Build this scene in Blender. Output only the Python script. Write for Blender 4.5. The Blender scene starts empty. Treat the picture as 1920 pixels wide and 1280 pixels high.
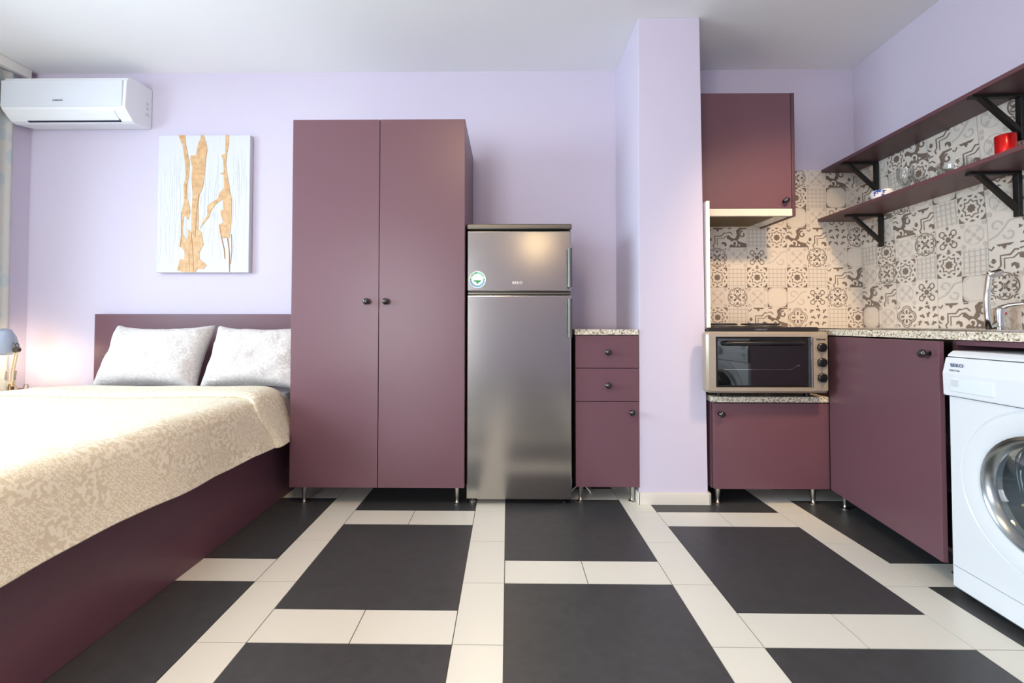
import bpy, bmesh, math, random
from mathutils import Vector, Matrix, noise
from mathutils.geometry import tessellate_polygon
random.seed(7)
C = bpy.context.scene.collection
PI = math.pi

# ------------------------------------------------------------------ camera
cam_data = bpy.data.cameras.new('camera')
cam_data.sensor_width = 36.0
cam_data.lens = 811.6 / 1920 * 36
cam_data.shift_x = (960 - 941.9) / 1920
cam_data.shift_y = -(640 - 590.2) / 1920
cam_data.clip_start = 0.02
camera = bpy.data.objects.new('camera', cam_data)
C.objects.link(camera)
def cam_matrix(p, y, r):
    Rx = Matrix(((1, 0, 0), (0, math.cos(p), -math.sin(p)), (0, math.sin(p), math.cos(p))))
    Ry = Matrix(((math.cos(y), 0, math.sin(y)), (0, 1, 0), (-math.sin(y), 0, math.cos(y))))
    Rz = Matrix(((math.cos(r), -math.sin(r), 0), (math.sin(r), math.cos(r), 0), (0, 0, 1)))
    M = Rz @ Rx @ Ry
    w = lambda row: Vector((row[0], row[2], -row[1]))
    right, down, fwd = w(M[0]), w(M[1]), w(M[2])
    m = Matrix((right, -down, -fwd)).transposed().to_4x4()
    m.translation = Vector((0, 0, 0.9277))
    return m
camera.matrix_world = cam_matrix(math.radians(-1.26), math.radians(0.7), math.radians(0.05))
bpy.context.scene.camera = camera

# ------------------------------------------------------------------ light, world, exposure
vs = bpy.context.scene.view_settings
vs.view_transform = 'Standard'; vs.look = 'None'; vs.gamma = 1.0; vs.exposure = 0.16
vs.use_curve_mapping = False
world = bpy.data.worlds.new('daylight_sky'); bpy.context.scene.world = world
world.use_nodes = True
world.node_tree.nodes['Background'].inputs[0].default_value = (0.72, 0.86, 1.0, 1)
world.node_tree.nodes['Background'].inputs[1].default_value = 1.6
def area(name, loc, rot, sx, sy, power, col):
    l = bpy.data.lights.new(name, 'AREA'); l.shape = 'RECTANGLE'; l.size = sx; l.size_y = sy
    l.energy = power; l.color = col
    o = bpy.data.objects.new(name, l); C.objects.link(o); o.location = loc; o.rotation_euler = rot
    return o
# daylight entering by the window in the left wall and by the balcony door behind the camera
area('window_daylight', (-3.62, 0.62, 1.85), (0, -PI/2+0.33, 0), 1.5, 2.5, 290, (0.70, 0.87, 1.0))
area('balcony_daylight', (-1.85, -2.80, 1.15), (-PI/2, 0, PI), 1.6, 2.0, 115, (0.96, 0.97, 1.0))

# warm beam of the round ceiling lamp (the lamp itself is built at the end)
wl_ = bpy.data.lights.new('ceiling_lamp_light', 'SPOT'); wl_.energy = 70; wl_.color = (1.0, 0.78, 0.52)
wl_.spot_size = math.radians(150); wl_.spot_blend = 1.0; wl_.shadow_soft_size = 0.15
wo_ = bpy.data.objects.new('ceiling_lamp_light', wl_); C.objects.link(wo_); wo_.location = (-0.3, 0.45, 2.385)

# ------------------------------------------------------------------ mesh helpers
class MB:
    def __init__(s, xf=None):
        s.v = []; s.f = []; s.m = []; s.xf = xf
    def add(s, vs_, fs, mat=0):
        b = len(s.v); s.v += [Vector(p) for p in vs_]
        for f in fs: s.f.append([b + i for i in f]); s.m.append(mat)
        return s
    def box(s, x0, x1, y0, y1, z0, z1, mat=0):
        v = [(x, y, z) for z in (z0, z1) for y in (y0, y1) for x in (x0, x1)]
        return s.add(v, [(0, 2, 3, 1), (4, 5, 7, 6), (0, 1, 5, 4), (2, 6, 7, 3), (0, 4, 6, 2), (1, 3, 7, 5)], mat)
    def rings(s, rs, mat=0, cap=True, closed=False):
        n = len(rs[0]); v = [p for r in rs for p in r]; f = []
        k = len(rs)
        for i in range(k if closed else k - 1):
            j = (i + 1) % k
            for a in range(n):
                b = (a + 1) % n
                f.append((i*n+a, i*n+b, j*n+b, j*n+a))
        if cap and not closed:
            f.append(tuple(range(n))[::-1]); f.append(tuple((k-1)*n + a for a in range(n)))
        return s.add(v, f, mat)
    def lathe(s, o, axis, prof, n=24, mat=0, cap=True):
        a = Vector(axis).normalized(); u = a.orthogonal().normalized(); w = a.cross(u); o = Vector(o)
        return s.rings([[o + a*h + (u*math.cos(2*PI*k/n) + w*math.sin(2*PI*k/n))*max(r, 1e-5) for k in range(n)] for r, h in prof], mat, cap)
    def tube(s, pts, r, n=8, mat=0, cap=True):
        pts = [Vector(p) for p in pts]; rs = []; u = None
        for i, p in enumerate(pts):
            t = (pts[min(i+1, len(pts)-1)] - pts[max(i-1, 0)]).normalized()
            if u is None: u = t.orthogonal().normalized()
            u = (u - t*u.dot(t)).normalized(); w = t.cross(u)
            rr = r[i] if isinstance(r, (list, tuple)) else r
            rs.append([p + (u*math.cos(2*PI*k/n) + w*math.sin(2*PI*k/n))*rr for k in range(n)])
        return s.rings(rs, mat, cap)
    def prism(s, pts, f0, f1, mat=0):
        """closed 2D polygon pts; f0/f1 map (a,b) to the two end points"""
        n = len(pts); A = [Vector(f0(*p)) for p in pts]; B = [Vector(f1(*p)) for p in pts]
        tri = tessellate_polygon([[Vector((p[0], p[1], 0)) for p in pts]])
        fs = [tuple(t) for t in tri] + [tuple(n + i for i in t)[::-1] for t in tri]
        fs += [(i, (i+1) % n, n + (i+1) % n, n + i) for i in range(n)]
        return s.add(A + B, fs, mat)
    def grid(s, fn, nu, nv, mat=0):
        v = [fn(i/nu, j/nv) for j in range(nv+1) for i in range(nu+1)]
        f = [(j*(nu+1)+i, j*(nu+1)+i+1, (j+1)*(nu+1)+i+1, (j+1)*(nu+1)+i) for j in range(nv) for i in range(nu)]
        return s.add(v, f, mat)
    def build(s, name, mats, parent=None, smooth=False, bevel=0.0, seg=2, recalc=True, label=None):
        vv = [(s.xf @ p) if s.xf else p for p in s.v]
        lo = Vector([min(p[i] for p in vv) for i in range(3)]); hi = Vector([max(p[i] for p in vv) for i in range(3)])
        o_ = Vector(((lo.x+hi.x)/2, (lo.y+hi.y)/2, lo.z))
        me = bpy.data.meshes.new(name)
        me.from_pydata([p - o_ for p in vv], [], s.f)
        if not isinstance(mats, (list, tuple)): mats = [mats]
        for m in mats: me.materials.append(m)
        me.polygons.foreach_set('material_index', s.m)
        if recalc:
            bm = bmesh.new(); bm.from_mesh(me); bmesh.ops.recalc_face_normals(bm, faces=bm.faces); bm.to_mesh(me); bm.free()
        if smooth:
            me.polygons.foreach_set('use_smooth', [True]*len(me.polygons))
            me.set_sharp_from_angle(angle=math.radians(38))
        me.update()
        o = bpy.data.objects.new(name, me); C.objects.link(o); o.location = o_
        if parent is not None:
            o.parent = parent; o.matrix_parent_inverse = world_of(parent).inverted()
        if bevel:
            b = o.modifiers.new('bevel', 'BEVEL'); b.width = bevel; b.segments = seg; b.limit_method = 'ANGLE'; b.angle_limit = math.radians(40)
        if label: o['label'] = label
        return o
def world_of(o):
    if o.parent is None: return o.matrix_basis.copy()
    return world_of(o.parent) @ o.matrix_parent_inverse @ o.matrix_basis
def thing(name, label, cat, loc, group=None):
    o = bpy.data.objects.new(name, None); C.objects.link(o); o.location = loc; o.empty_display_size = 0.1
    o['label'] = label; o['category'] = cat
    if group: o['group'] = group
    return o
def tag(o, label, cat, group=None):
    o['label'] = label; o['category'] = cat
    if group: o['group'] = group
    return o
def struct(o): o['kind'] = 'structure'; return o
def text(txt, size, mat, parent, M, name='lettering', depth=0.0004, spacing=1.0):
    c = bpy.data.curves.new('txt', 'FONT'); c.body = txt; c.size = size; c.extrude = depth
    c.align_x = 'CENTER'; c.align_y = 'CENTER'; c.space_character = spacing; c.offset = size*0.012
    t = bpy.data.objects.new('txt', c); C.objects.link(t)
    dg = bpy.context.evaluated_depsgraph_get(); dg.update()
    me = bpy.data.meshes.new_from_object(t.evaluated_get(dg))
    C.objects.unlink(t); bpy.data.objects.remove(t)
    me.materials.clear(); me.materials.append(mat)
    me.transform(M)
    o = bpy.data.objects.new(name, me); C.objects.link(o)
    if parent is not None:
        o.parent = parent; o.matrix_parent_inverse = world_of(parent).inverted()
    return o

# ------------------------------------------------------------------ materials
def lin(r, g, b):
    f = lambda c: (c/255/12.92) if c/255 <= 0.04045 else ((c/255+0.055)/1.055)**2.4
    return (f(r), f(g), f(b), 1)
def mat(name, col, rough=0.5, metal=0.0, spec=0.5, bump=None, vary=None, aniso=0, coat=0, trans=0, alpha=1, emit=None, estr=0, sheen=0):
    m = bpy.data.materials.new(name); m.use_nodes = True; nt = m.node_tree; b = nt.nodes['Principled BSDF']
    b.inputs['Base Color'].default_value = col; b.inputs['Roughness'].default_value = rough
    b.inputs['Metallic'].default_value = metal; b.inputs['Specular IOR Level'].default_value = spec
    if aniso: b.inputs['Anisotropic'].default_value = aniso
    if coat: b.inputs['Coat Weight'].default_value = coat; b.inputs['Coat Roughness'].default_value = 0.08
    if trans: b.inputs['Transmission Weight'].default_value = trans
    if sheen: b.inputs['Sheen Weight'].default_value = sheen
    if emit: b.inputs['Emission Color'].default_value = emit; b.inputs['Emission Strength'].default_value = estr
    tc = nt.nodes.new('ShaderNodeTexCoord')
    if bump:
        sc, st = bump[0], bump[1]
        n = nt.nodes.new('ShaderNodeTexNoise'); n.inputs['Scale'].default_value = sc; n.inputs['Detail'].default_value = 6
        if len(bump) > 2:
            mp = nt.nodes.new('ShaderNodeMapping'); mp.inputs['Scale'].default_value = bump[2]
            nt.links.new(tc.outputs['Object'], mp.inputs[0]); nt.links.new(mp.outputs[0], n.inputs['Vector'])
        else: nt.links.new(tc.outputs['Object'], n.inputs['Vector'])
        bp = nt.nodes.new('ShaderNodeBump'); bp.inputs['Strength'].default_value = st; bp.inputs['Distance'].default_value = 0.002
        nt.links.new(n.outputs[0], bp.inputs['Height']); nt.links.new(bp.outputs[0], b.inputs['Normal'])
    if vary:
        sc, col2 = vary[0], vary[1]
        n = nt.nodes.new('ShaderNodeTexNoise'); n.inputs['Scale'].default_value = sc; n.inputs['Detail'].default_value = 5
        nt.links.new(tc.outputs['Object'], n.inputs['Vector'])
        r = nt.nodes.new('ShaderNodeValToRGB'); lo, hi = (vary[2], vary[3]) if len(vary) > 2 else (0.3, 0.7)
        r.color_ramp.elements[0].position = lo; r.color_ramp.elements[1].position = hi
        r.color_ramp.elements[0].color = col; r.color_ramp.elements[1].color = col2
        nt.links.new(n.outputs[0], r.inputs[0]); nt.links.new(r.outputs[0], b.inputs['Base Color'])
    return m
M_wall = mat('lavender_paint', lin(205, 197, 215), 0.85, spec=0.2, bump=(60, 0.08))
M_ceil = mat('white_ceiling_paint', lin(243, 242, 243), 0.9, spec=0.2, bump=(50, 0.05))
M_white = mat('white_trim', lin(238, 236, 232), 0.5)
M_plum = mat('plum_laminate', lin(107, 73, 82), 0.34, spec=0.42, bump=(300, 0.05))
M_plum_d = mat('plum_edge', lin(86, 58, 66), 0.42)
M_dark = mat('dark_gap', lin(18, 14, 16), 0.8)
M_tiled = mat('charcoal_floor_tile', lin(60, 60, 61), 0.42, spec=0.45, bump=(90, 0.05), vary=(30, lin(68, 68, 69)))
M_tilew = mat('ivory_floor_tile', lin(226, 222, 210), 0.32, spec=0.5, bump=(40, 0.03))
M_grout = mat('grey_grout', lin(96, 90, 84), 0.9)
M_steel = mat('brushed_steel', lin(172, 168, 162), 0.19, metal=1.0, bump=(40, 0.03, (1, 1, 14)))
M_steeld = mat('dark_steel_trim', lin(120, 116, 108), 0.3, metal=1.0)
M_handle = mat('grey_metal_handle', lin(100, 98, 94), 0.42, metal=0.6)
M_ringm = mat('grey_metal_ring', lin(150, 155, 156), 0.25, metal=1.0)
M_chrome = mat('chrome', lin(215, 215, 212), 0.12, metal=1.0)
M_satin = mat('satin_nickel', lin(190, 186, 180), 0.3, metal=1.0)
M_black = mat('black_plastic', lin(16, 15, 16), 0.35)
M_blackm = mat('black_painted_metal', lin(14, 13, 14), 0.55)
M_knob = mat('black_glazed_knob', lin(20, 13, 15), 0.08, coat=1.0)
M_wwhite = mat('white_enamel', lin(222, 226, 230), 0.22, spec=0.5)
M_acw = mat('white_plastic', lin(234, 236, 240), 0.4)
M_acg = mat('pale_grey_plastic', lin(205, 208, 214), 0.4)
M_line = mat('seam_grey', lin(150, 155, 162), 0.6)
M_navy = mat('navy_slot', lin(20, 30, 60), 0.6)
M_blue = mat('blue_print', lin(70, 90, 130), 0.5)
M_beige = mat('beige_enamel', lin(170, 158, 142), 0.3, metal=0.35)
M_cream = mat('cream_hood_panel', lin(226, 216, 202), 0.4)
M_olive = mat('hood_filter', lin(96, 78, 36), 0.5, metal=0.3)
M_ovenglass = mat('black_oven_glass', lin(9, 8, 10), 0.03, spec=0.9, coat=0.6)
M_red = mat('red_metallic', lin(215, 28, 30), 0.2, metal=0.55)
M_tilebase = mat('cream_glazed_tile', lin(222, 214, 204), 0.22, bump=(12, 0.04))
M_tdark = mat('tile_print_taupe', lin(122, 108, 98), 0.25)
M_tsoft = mat('tile_print_soft_grey', lin(200, 192, 184), 0.25)
M_canvas = mat('white_impasto', lin(208, 209, 213), 0.7, bump=(14, 1.0, (9, 9, 0.7)))
M_gold = mat('gold_ochre_impasto', lin(188, 142, 92), 0.55, bump=(14, 1.0, (9, 9, 0.7)), vary=(30, lin(216, 180, 136)))
M_gold2 = mat('brown_ochre_paint', lin(168, 118, 66), 0.6)
M_granite = mat('speckled_granite', lin(224, 216, 200), 0.25)
nt = M_granite.node_tree; b = nt.nodes['Principled BSDF']; tc = nt.nodes.new('ShaderNodeTexCoord')
vo = nt.nodes.new('ShaderNodeTexVoronoi'); vo.inputs['Scale'].default_value = 260
no = nt.nodes.new('ShaderNodeTexNoise'); no.inputs['Scale'].default_value = 130; no.inputs['Detail'].default_value = 3
cr = nt.nodes.new('ShaderNodeValToRGB'); cr.color_ramp.elements[0].position = 0.36; cr.color_ramp.elements[1].position = 0.62
cr.color_ramp.elements[0].color = lin(120, 108, 92); cr.color_ramp.elements[1].color = lin(240, 232, 216)
e = cr.color_ramp.elements.new(0.46); e.color = lin(205, 192, 170)
mx = nt.nodes.new('ShaderNodeMix'); mx.data_type = 'RGBA'; mx.blend_type = 'MULTIPLY'; mx.inputs[0].default_value = 0.12
nt.links.new(tc.outputs['Object'], vo.inputs[0]); nt.links.new(tc.outputs['Object'], no.inputs['Vector'])
nt.links.new(no.outputs[0], cr.inputs[0]); nt.links.new(cr.outputs[0], mx.inputs[6]); nt.links.new(vo.outputs['Color'], mx.inputs[7])
nt.links.new(mx.outputs[2], b.inputs['Base Color'])

def fabric(name, c1, c2, scale):
    m = bpy.data.materials.new(name); m.use_nodes = True; nt = m.node_tree; b = nt.nodes['Principled BSDF']
    b.inputs['Roughness'].default_value = 0.9; b.inputs['Specular IOR Level'].default_value = 0.15
    tc = nt.nodes.new('ShaderNodeTexCoord')
    n1 = nt.nodes.new('ShaderNodeTexNoise'); n1.inputs['Scale'].default_value = 30*scale; n1.inputs['Detail'].default_value = 1.5
    w1 = nt.nodes.new('ShaderNodeTexWave'); w1.wave_type = 'BANDS'; w1.bands_direction = 'DIAGONAL'
    w1.inputs['Scale'].default_value = 20*scale; w1.inputs['Distortion'].default_value = 9; w1.inputs['Detail Scale'].default_value = 3
    n3 = nt.nodes.new('ShaderNodeTexNoise'); n3.inputs['Scale'].default_value = 5*scale; n3.inputs['Detail'].default_value = 0
    for n in (n1, w1, n3): nt.links.new(tc.outputs['Object'], n.inputs['Vector'])
    mxa = nt.nodes.new('ShaderNodeMix'); mxa.data_type = 'FLOAT'
    r3 = nt.nodes.new('ShaderNodeValToRGB'); r3.color_ramp.elements[0].position = 0.42; r3.color_ramp.elements[1].position = 0.58
    r3.color_ramp.elements[0].color = (0.0, 0.0, 0.0, 1); r3.color_ramp.elements[1].color = (0.42, 0.42, 0.42, 1)
    nt.links.new(n3.outputs[0], r3.inputs[0]); nt.links.new(r3.outputs[0], mxa.inputs[0])
    nt.links.new(n1.outputs[0], mxa.inputs[2]); nt.links.new(w1.outputs['Fac'], mxa.inputs[3])
    r = nt.nodes.new('ShaderNodeValToRGB'); r.color_ramp.elements[0].position = 0.47; r.color_ramp.elements[1].position = 0.54
    r.color_ramp.elements[0].color = c1; r.color_ramp.elements[1].color = c2
    nt.links.new(mxa.outputs[0], r.inputs[0]); nt.links.new(r.outputs[0], b.inputs['Base Color'])
    bn = nt.nodes.new('ShaderNodeTexNoise'); bn.inputs['Scale'].default_value = 400
    bp = nt.nodes.new('ShaderNodeBump'); bp.inputs['Strength'].default_value = 0.2; bp.inputs['Distance'].default_value = 0.001
    nt.links.new(tc.outputs['Object'], bn.inputs['Vector']); nt.links.new(bn.outputs[0], bp.inputs['Height']); nt.links.new(bp.outputs[0], b.inputs['Normal'])
    return m
M_duvet = fabric('beige_patterned_cotton', lin(218, 206, 180), lin(238, 230, 210), 2.3)
M_pillow = fabric('pale_patterned_cotton', lin(192, 184, 181), lin(210, 204, 202), 2.6)
M_sheet = mat('white_sheet', lin(236, 236, 238), 0.9, bump=(300, 0.1))

def mixglass(name, tint, fac, rough=0.02):
    m = bpy.data.materials.new(name); m.use_nodes = True; nt = m.node_tree
    out = nt.nodes['Material Output']; nt.nodes.remove(nt.nodes['Principled BSDF'])
    t = nt.nodes.new('ShaderNodeBsdfTransparent'); t.inputs[0].default_value = tint
    g = nt.nodes.new('ShaderNodeBsdfGlossy'); g.inputs['Roughness'].default_value = rough
    f = nt.nodes.new('ShaderNodeFresnel'); f.inputs[0].default_value = 1.5
    mth = nt.nodes.new('ShaderNodeMath'); mth.operation = 'MULTIPLY_ADD'; mth.inputs[1].default_value = 0.4; mth.inputs[2].default_value = fac
    mx = nt.nodes.new('ShaderNodeMixShader')
    nt.links.new(f.outputs[0], mth.inputs[0]); nt.links.new(mth.outputs[0], mx.inputs[0])
    nt.links.new(t.outputs[0], mx.inputs[1]); nt.links.new(g.outputs[0], mx.inputs[2]); nt.links.new(mx.outputs[0], out.inputs[0])
    return m
M_glass = mixglass('clear_window_glass', (0.95, 0.97, 0.97, 1), 0.02)
M_tumbler = mixglass('clear_drinking_glass', (0.96, 0.97, 0.97, 1), 0.02)
M_doorglass = mixglass('smoked_porthole_glass', (0.5, 0.55, 0.57, 1), 0.03)
M_curtain = bpy.data.materials.new('sheer_curtain'); M_curtain.use_nodes = True
nt = M_curtain.node_tree; b = nt.nodes['Principled BSDF']; b.inputs['Roughness'].default_value = 0.9
tc = nt.nodes.new('ShaderNodeTexCoord'); n = nt.nodes.new('ShaderNodeTexVoronoi'); n.inputs['Scale'].default_value = 9
mp = nt.nodes.new('ShaderNodeMapping'); mp.inputs['Scale'].default_value = (1, 2.2, 1)
r = nt.nodes.new('ShaderNodeValToRGB'); r.color_ramp.elements[0].position = 0.35; r.color_ramp.elements[1].position = 0.45
r.color_ramp.elements[0].color = lin(206, 216, 214); r.color_ramp.elements[1].color = lin(224, 222, 214)
nt.links.new(tc.outputs['Object'], mp.inputs[0]); nt.links.new(mp.outputs[0], n.inputs['Vector']); nt.links.new(n.outputs['Distance'], r.inputs[0]); nt.links.new(r.outputs[0], b.inputs['Base Color'])
tr = nt.nodes.new('ShaderNodeBsdfTranslucent'); nt.links.new(r.outputs[0], tr.inputs[0])
mx = nt.nodes.new('ShaderNodeMixShader'); mx.inputs[0].default_value = 0.45
nt.links.new(b.outputs[0], mx.inputs[1]); nt.links.new(tr.outputs[0], mx.inputs[2]); nt.links.new(mx.outputs[0], nt.nodes['Material Output'].inputs[0])

# ------------------------------------------------------------------ room shell
YB, XL, ZC = 2.743, -3.09, 2.552
YF = -2.6
TH = math.radians(2.9)                      # the right wall is not quite square to the back wall
CR = Vector((2.235, YB, 0))
XR = Matrix.Translation(CR) @ Matrix.Rotation(-TH, 4, 'Z') @ Matrix.Translation(-CR)   # frame of the right-hand run
def xw(z):                                  # inner face of the right wall in that frame
    pts = [(0, 2.235), (0.9, 2.235), (1.35, 2.232), (1.92, 2.192), (2.7, 2.190)]
    for (a, xa), (b_, xb) in zip(pts, pts[1:]):
        if z <= b_: return xa + (xb - xa)*(z - a)/(b_ - a)
    return pts[-1][1]

# floor: grout bed and separate glazed tiles in one mesh
fl = MB()
fl.box(-3.2, 2.5, -2.75, 2.85, -0.12, -0.002, 0)
U0, V0, g = -0.011, 1.574, 0.0015
x_lim, y_lim = (-3.12, 2.30), (-2.62, 2.76)
def tile(u0, u1, v0, v1, m):
    x0, x1, y0, y1 = U0+u0+g, U0+u1-g, V0+v0+g, V0+v1-g
    x0, x1 = max(x0, x_lim[0]), min(x1, x_lim[1]); y0, y1 = max(y0, y_lim[0]), min(y1, y_lim[1])
    if x1-x0 < 0.003 or y1-y0 < 0.003: return
    fl.box(x0, x1, y0, y1, -0.004, 0.0, m)
for c in range(-5, 4):
    u = 0.75*c
    for k in range(-16, 6): tile(u-0.15, u, 0.30*k, 0.30*k+0.30, 2)
    ph = 0.0 if c % 2 == 0 else 0.45
    for k in range(-7, 3):
        v = ph + 0.75*k
        tile(u, u+0.30, v, v+0.15, 2); tile(u+0.30, u+0.60, v, v+0.15, 2)
        tile(u, u+0.60, v+0.15, v+0.75, 1)
struct(fl.build('floor', [M_grout, M_tiled, M_tilew]))
struct(MB().box(-3.3, 2.6, -2.85, 2.95, ZC, ZC+0.12).build('ceiling', M_ceil))
struct(MB().box(-3.3, 2.6, YB, YB+0.12, -0.1, ZC).build('wall_back', M_wall))
# left wall with a window opening, 0.9 m sill
wl = MB()
WY0, WY1, WZ0, WZ1 = -0.65, 1.75, 0.85, 2.08
wl.box(XL-0.15, XL, YF, WY0, -0.1, ZC); wl.box(XL-0.15, XL, WY1, YB, -0.1, ZC)
wl.box(XL-0.15, XL, WY0, WY1, -0.1, WZ0); wl.box(XL-0.15, XL, WY0, WY1, WZ1, ZC)
struct(wl.build('wall_left', M_wall))
# wall behind the camera with a balcony door opening
DX0, DX1, DZ1 = -2.7, -1.0, 2.15
wf = MB()
wf.box(-3.24, DX0, YF-0.15, YF, -0.1, ZC); wf.box(DX1, 2.5, YF-0.15, YF, -0.1, ZC); wf.box(DX0, DX1, YF-0.15, YF, DZ1, ZC); wf.box(DX0, DX1, YF-0.15, YF, -0.1, 0)
struct(wf.build('wall_front', M_wall))
wr = MB(XR)
zs = [-0.1, 0.9, 1.35, 1.92, ZC]
pr = [(xw(max(z, 0)), z) for z in zs] + [(2.42, ZC), (2.42, -0.1)]
wr.prism(pr, lambda x, z: (x, YB+0.02, z), lambda x, z: (x, YF-0.1, z))
struct(wr.build('wall_right', M_wall))
# projecting pillar, very slightly out of plumb
pl = MB()
yy = (2.268, YB)
b0 = [(0.683, yy[0], 0), (1.036, yy[0], 0), (1.036, yy[1], 0), (0.683, yy[1], 0)]
t0 = [(0.690, yy[0], ZC), (1.014, yy[0], ZC), (1.014, yy[1], ZC), (0.690, yy[1], ZC)]
pl.rings([b0, t0])
struct(pl.build('wall_pillar', M_wall, bevel=0.003))
bs = MB()
bs.box(0.676, 1.043, 2.256, 2.268, 0, 0.062); bs.box(1.036, 1.046, 2.256, YB, 0, 0.062); bs.box(0.673, 0.683, 2.256, YB, 0, 0.062)
struct(bs.build('baseboard_pillar', mat('cream_skirting', lin(224, 216, 204), 0.5), bevel=0.002))
bb = MB().box(XL, 0.673, YB-0.012, YB, 0, 0.062)
struct(bb.build('baseboard_back', M_white, bevel=0.002))
struct(MB().box(1.0385, 1.055, 2.262, YB-0.01, 0.905, 1.575).build('trim_1', M_white, bevel=0.001))
# window in the left wall
wn = thing('window_1', 'white framed window in the left wall', 'window', (XL-0.1, 0.55, WZ0)); struct(wn); del wn['category']
f = MB()
for (a, b2, c, d) in ((WY0, WY1, WZ0, WZ0+0.06), (WY0, WY1, WZ1-0.06, WZ1), (WY0, WY0+0.06, WZ0, WZ1), (WY1-0.06, WY1, WZ0, WZ1), (0.52, 0.58, WZ0, WZ1)):
    f.box(XL-0.12, XL-0.06, a, b2, c, d)
f.build('window_frame', M_white, wn, bevel=0.003)
MB().box(XL-0.095, XL-0.085, WY0+0.05, WY1-0.05, WZ0+0.05, WZ1-0.05).build('window_pane', M_glass, wn)
MB().box(XL-0.06, XL+0.03, WY0-0.04, WY1+0.04, WZ0-0.03, WZ0).build('window_sill', M_white, wn, bevel=0.004)
dn = thing('door_1', 'white framed glass balcony door', 'door', (-1.85, YF-0.1, 0)); struct(dn); del dn['category']
f = MB()
for (a, b2, c, d) in ((DX0, DX1, 0.0, 0.08), (DX0, DX1, DZ1-0.08, DZ1), (DX0, DX0+0.08, 0, DZ1), (DX1-0.08, DX1, 0, DZ1), (-1.89, -1.81, 0, DZ1)):
    f.box(a, b2, YF-0.12, YF-0.06, c, d)
f.build('door_frame', M_white, dn, bevel=0.003)
MB().box(DX0+0.05, DX1-0.05, YF-0.095, YF-0.085, 0.06, DZ1-0.05).build('door_pane', M_glass, dn)

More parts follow.
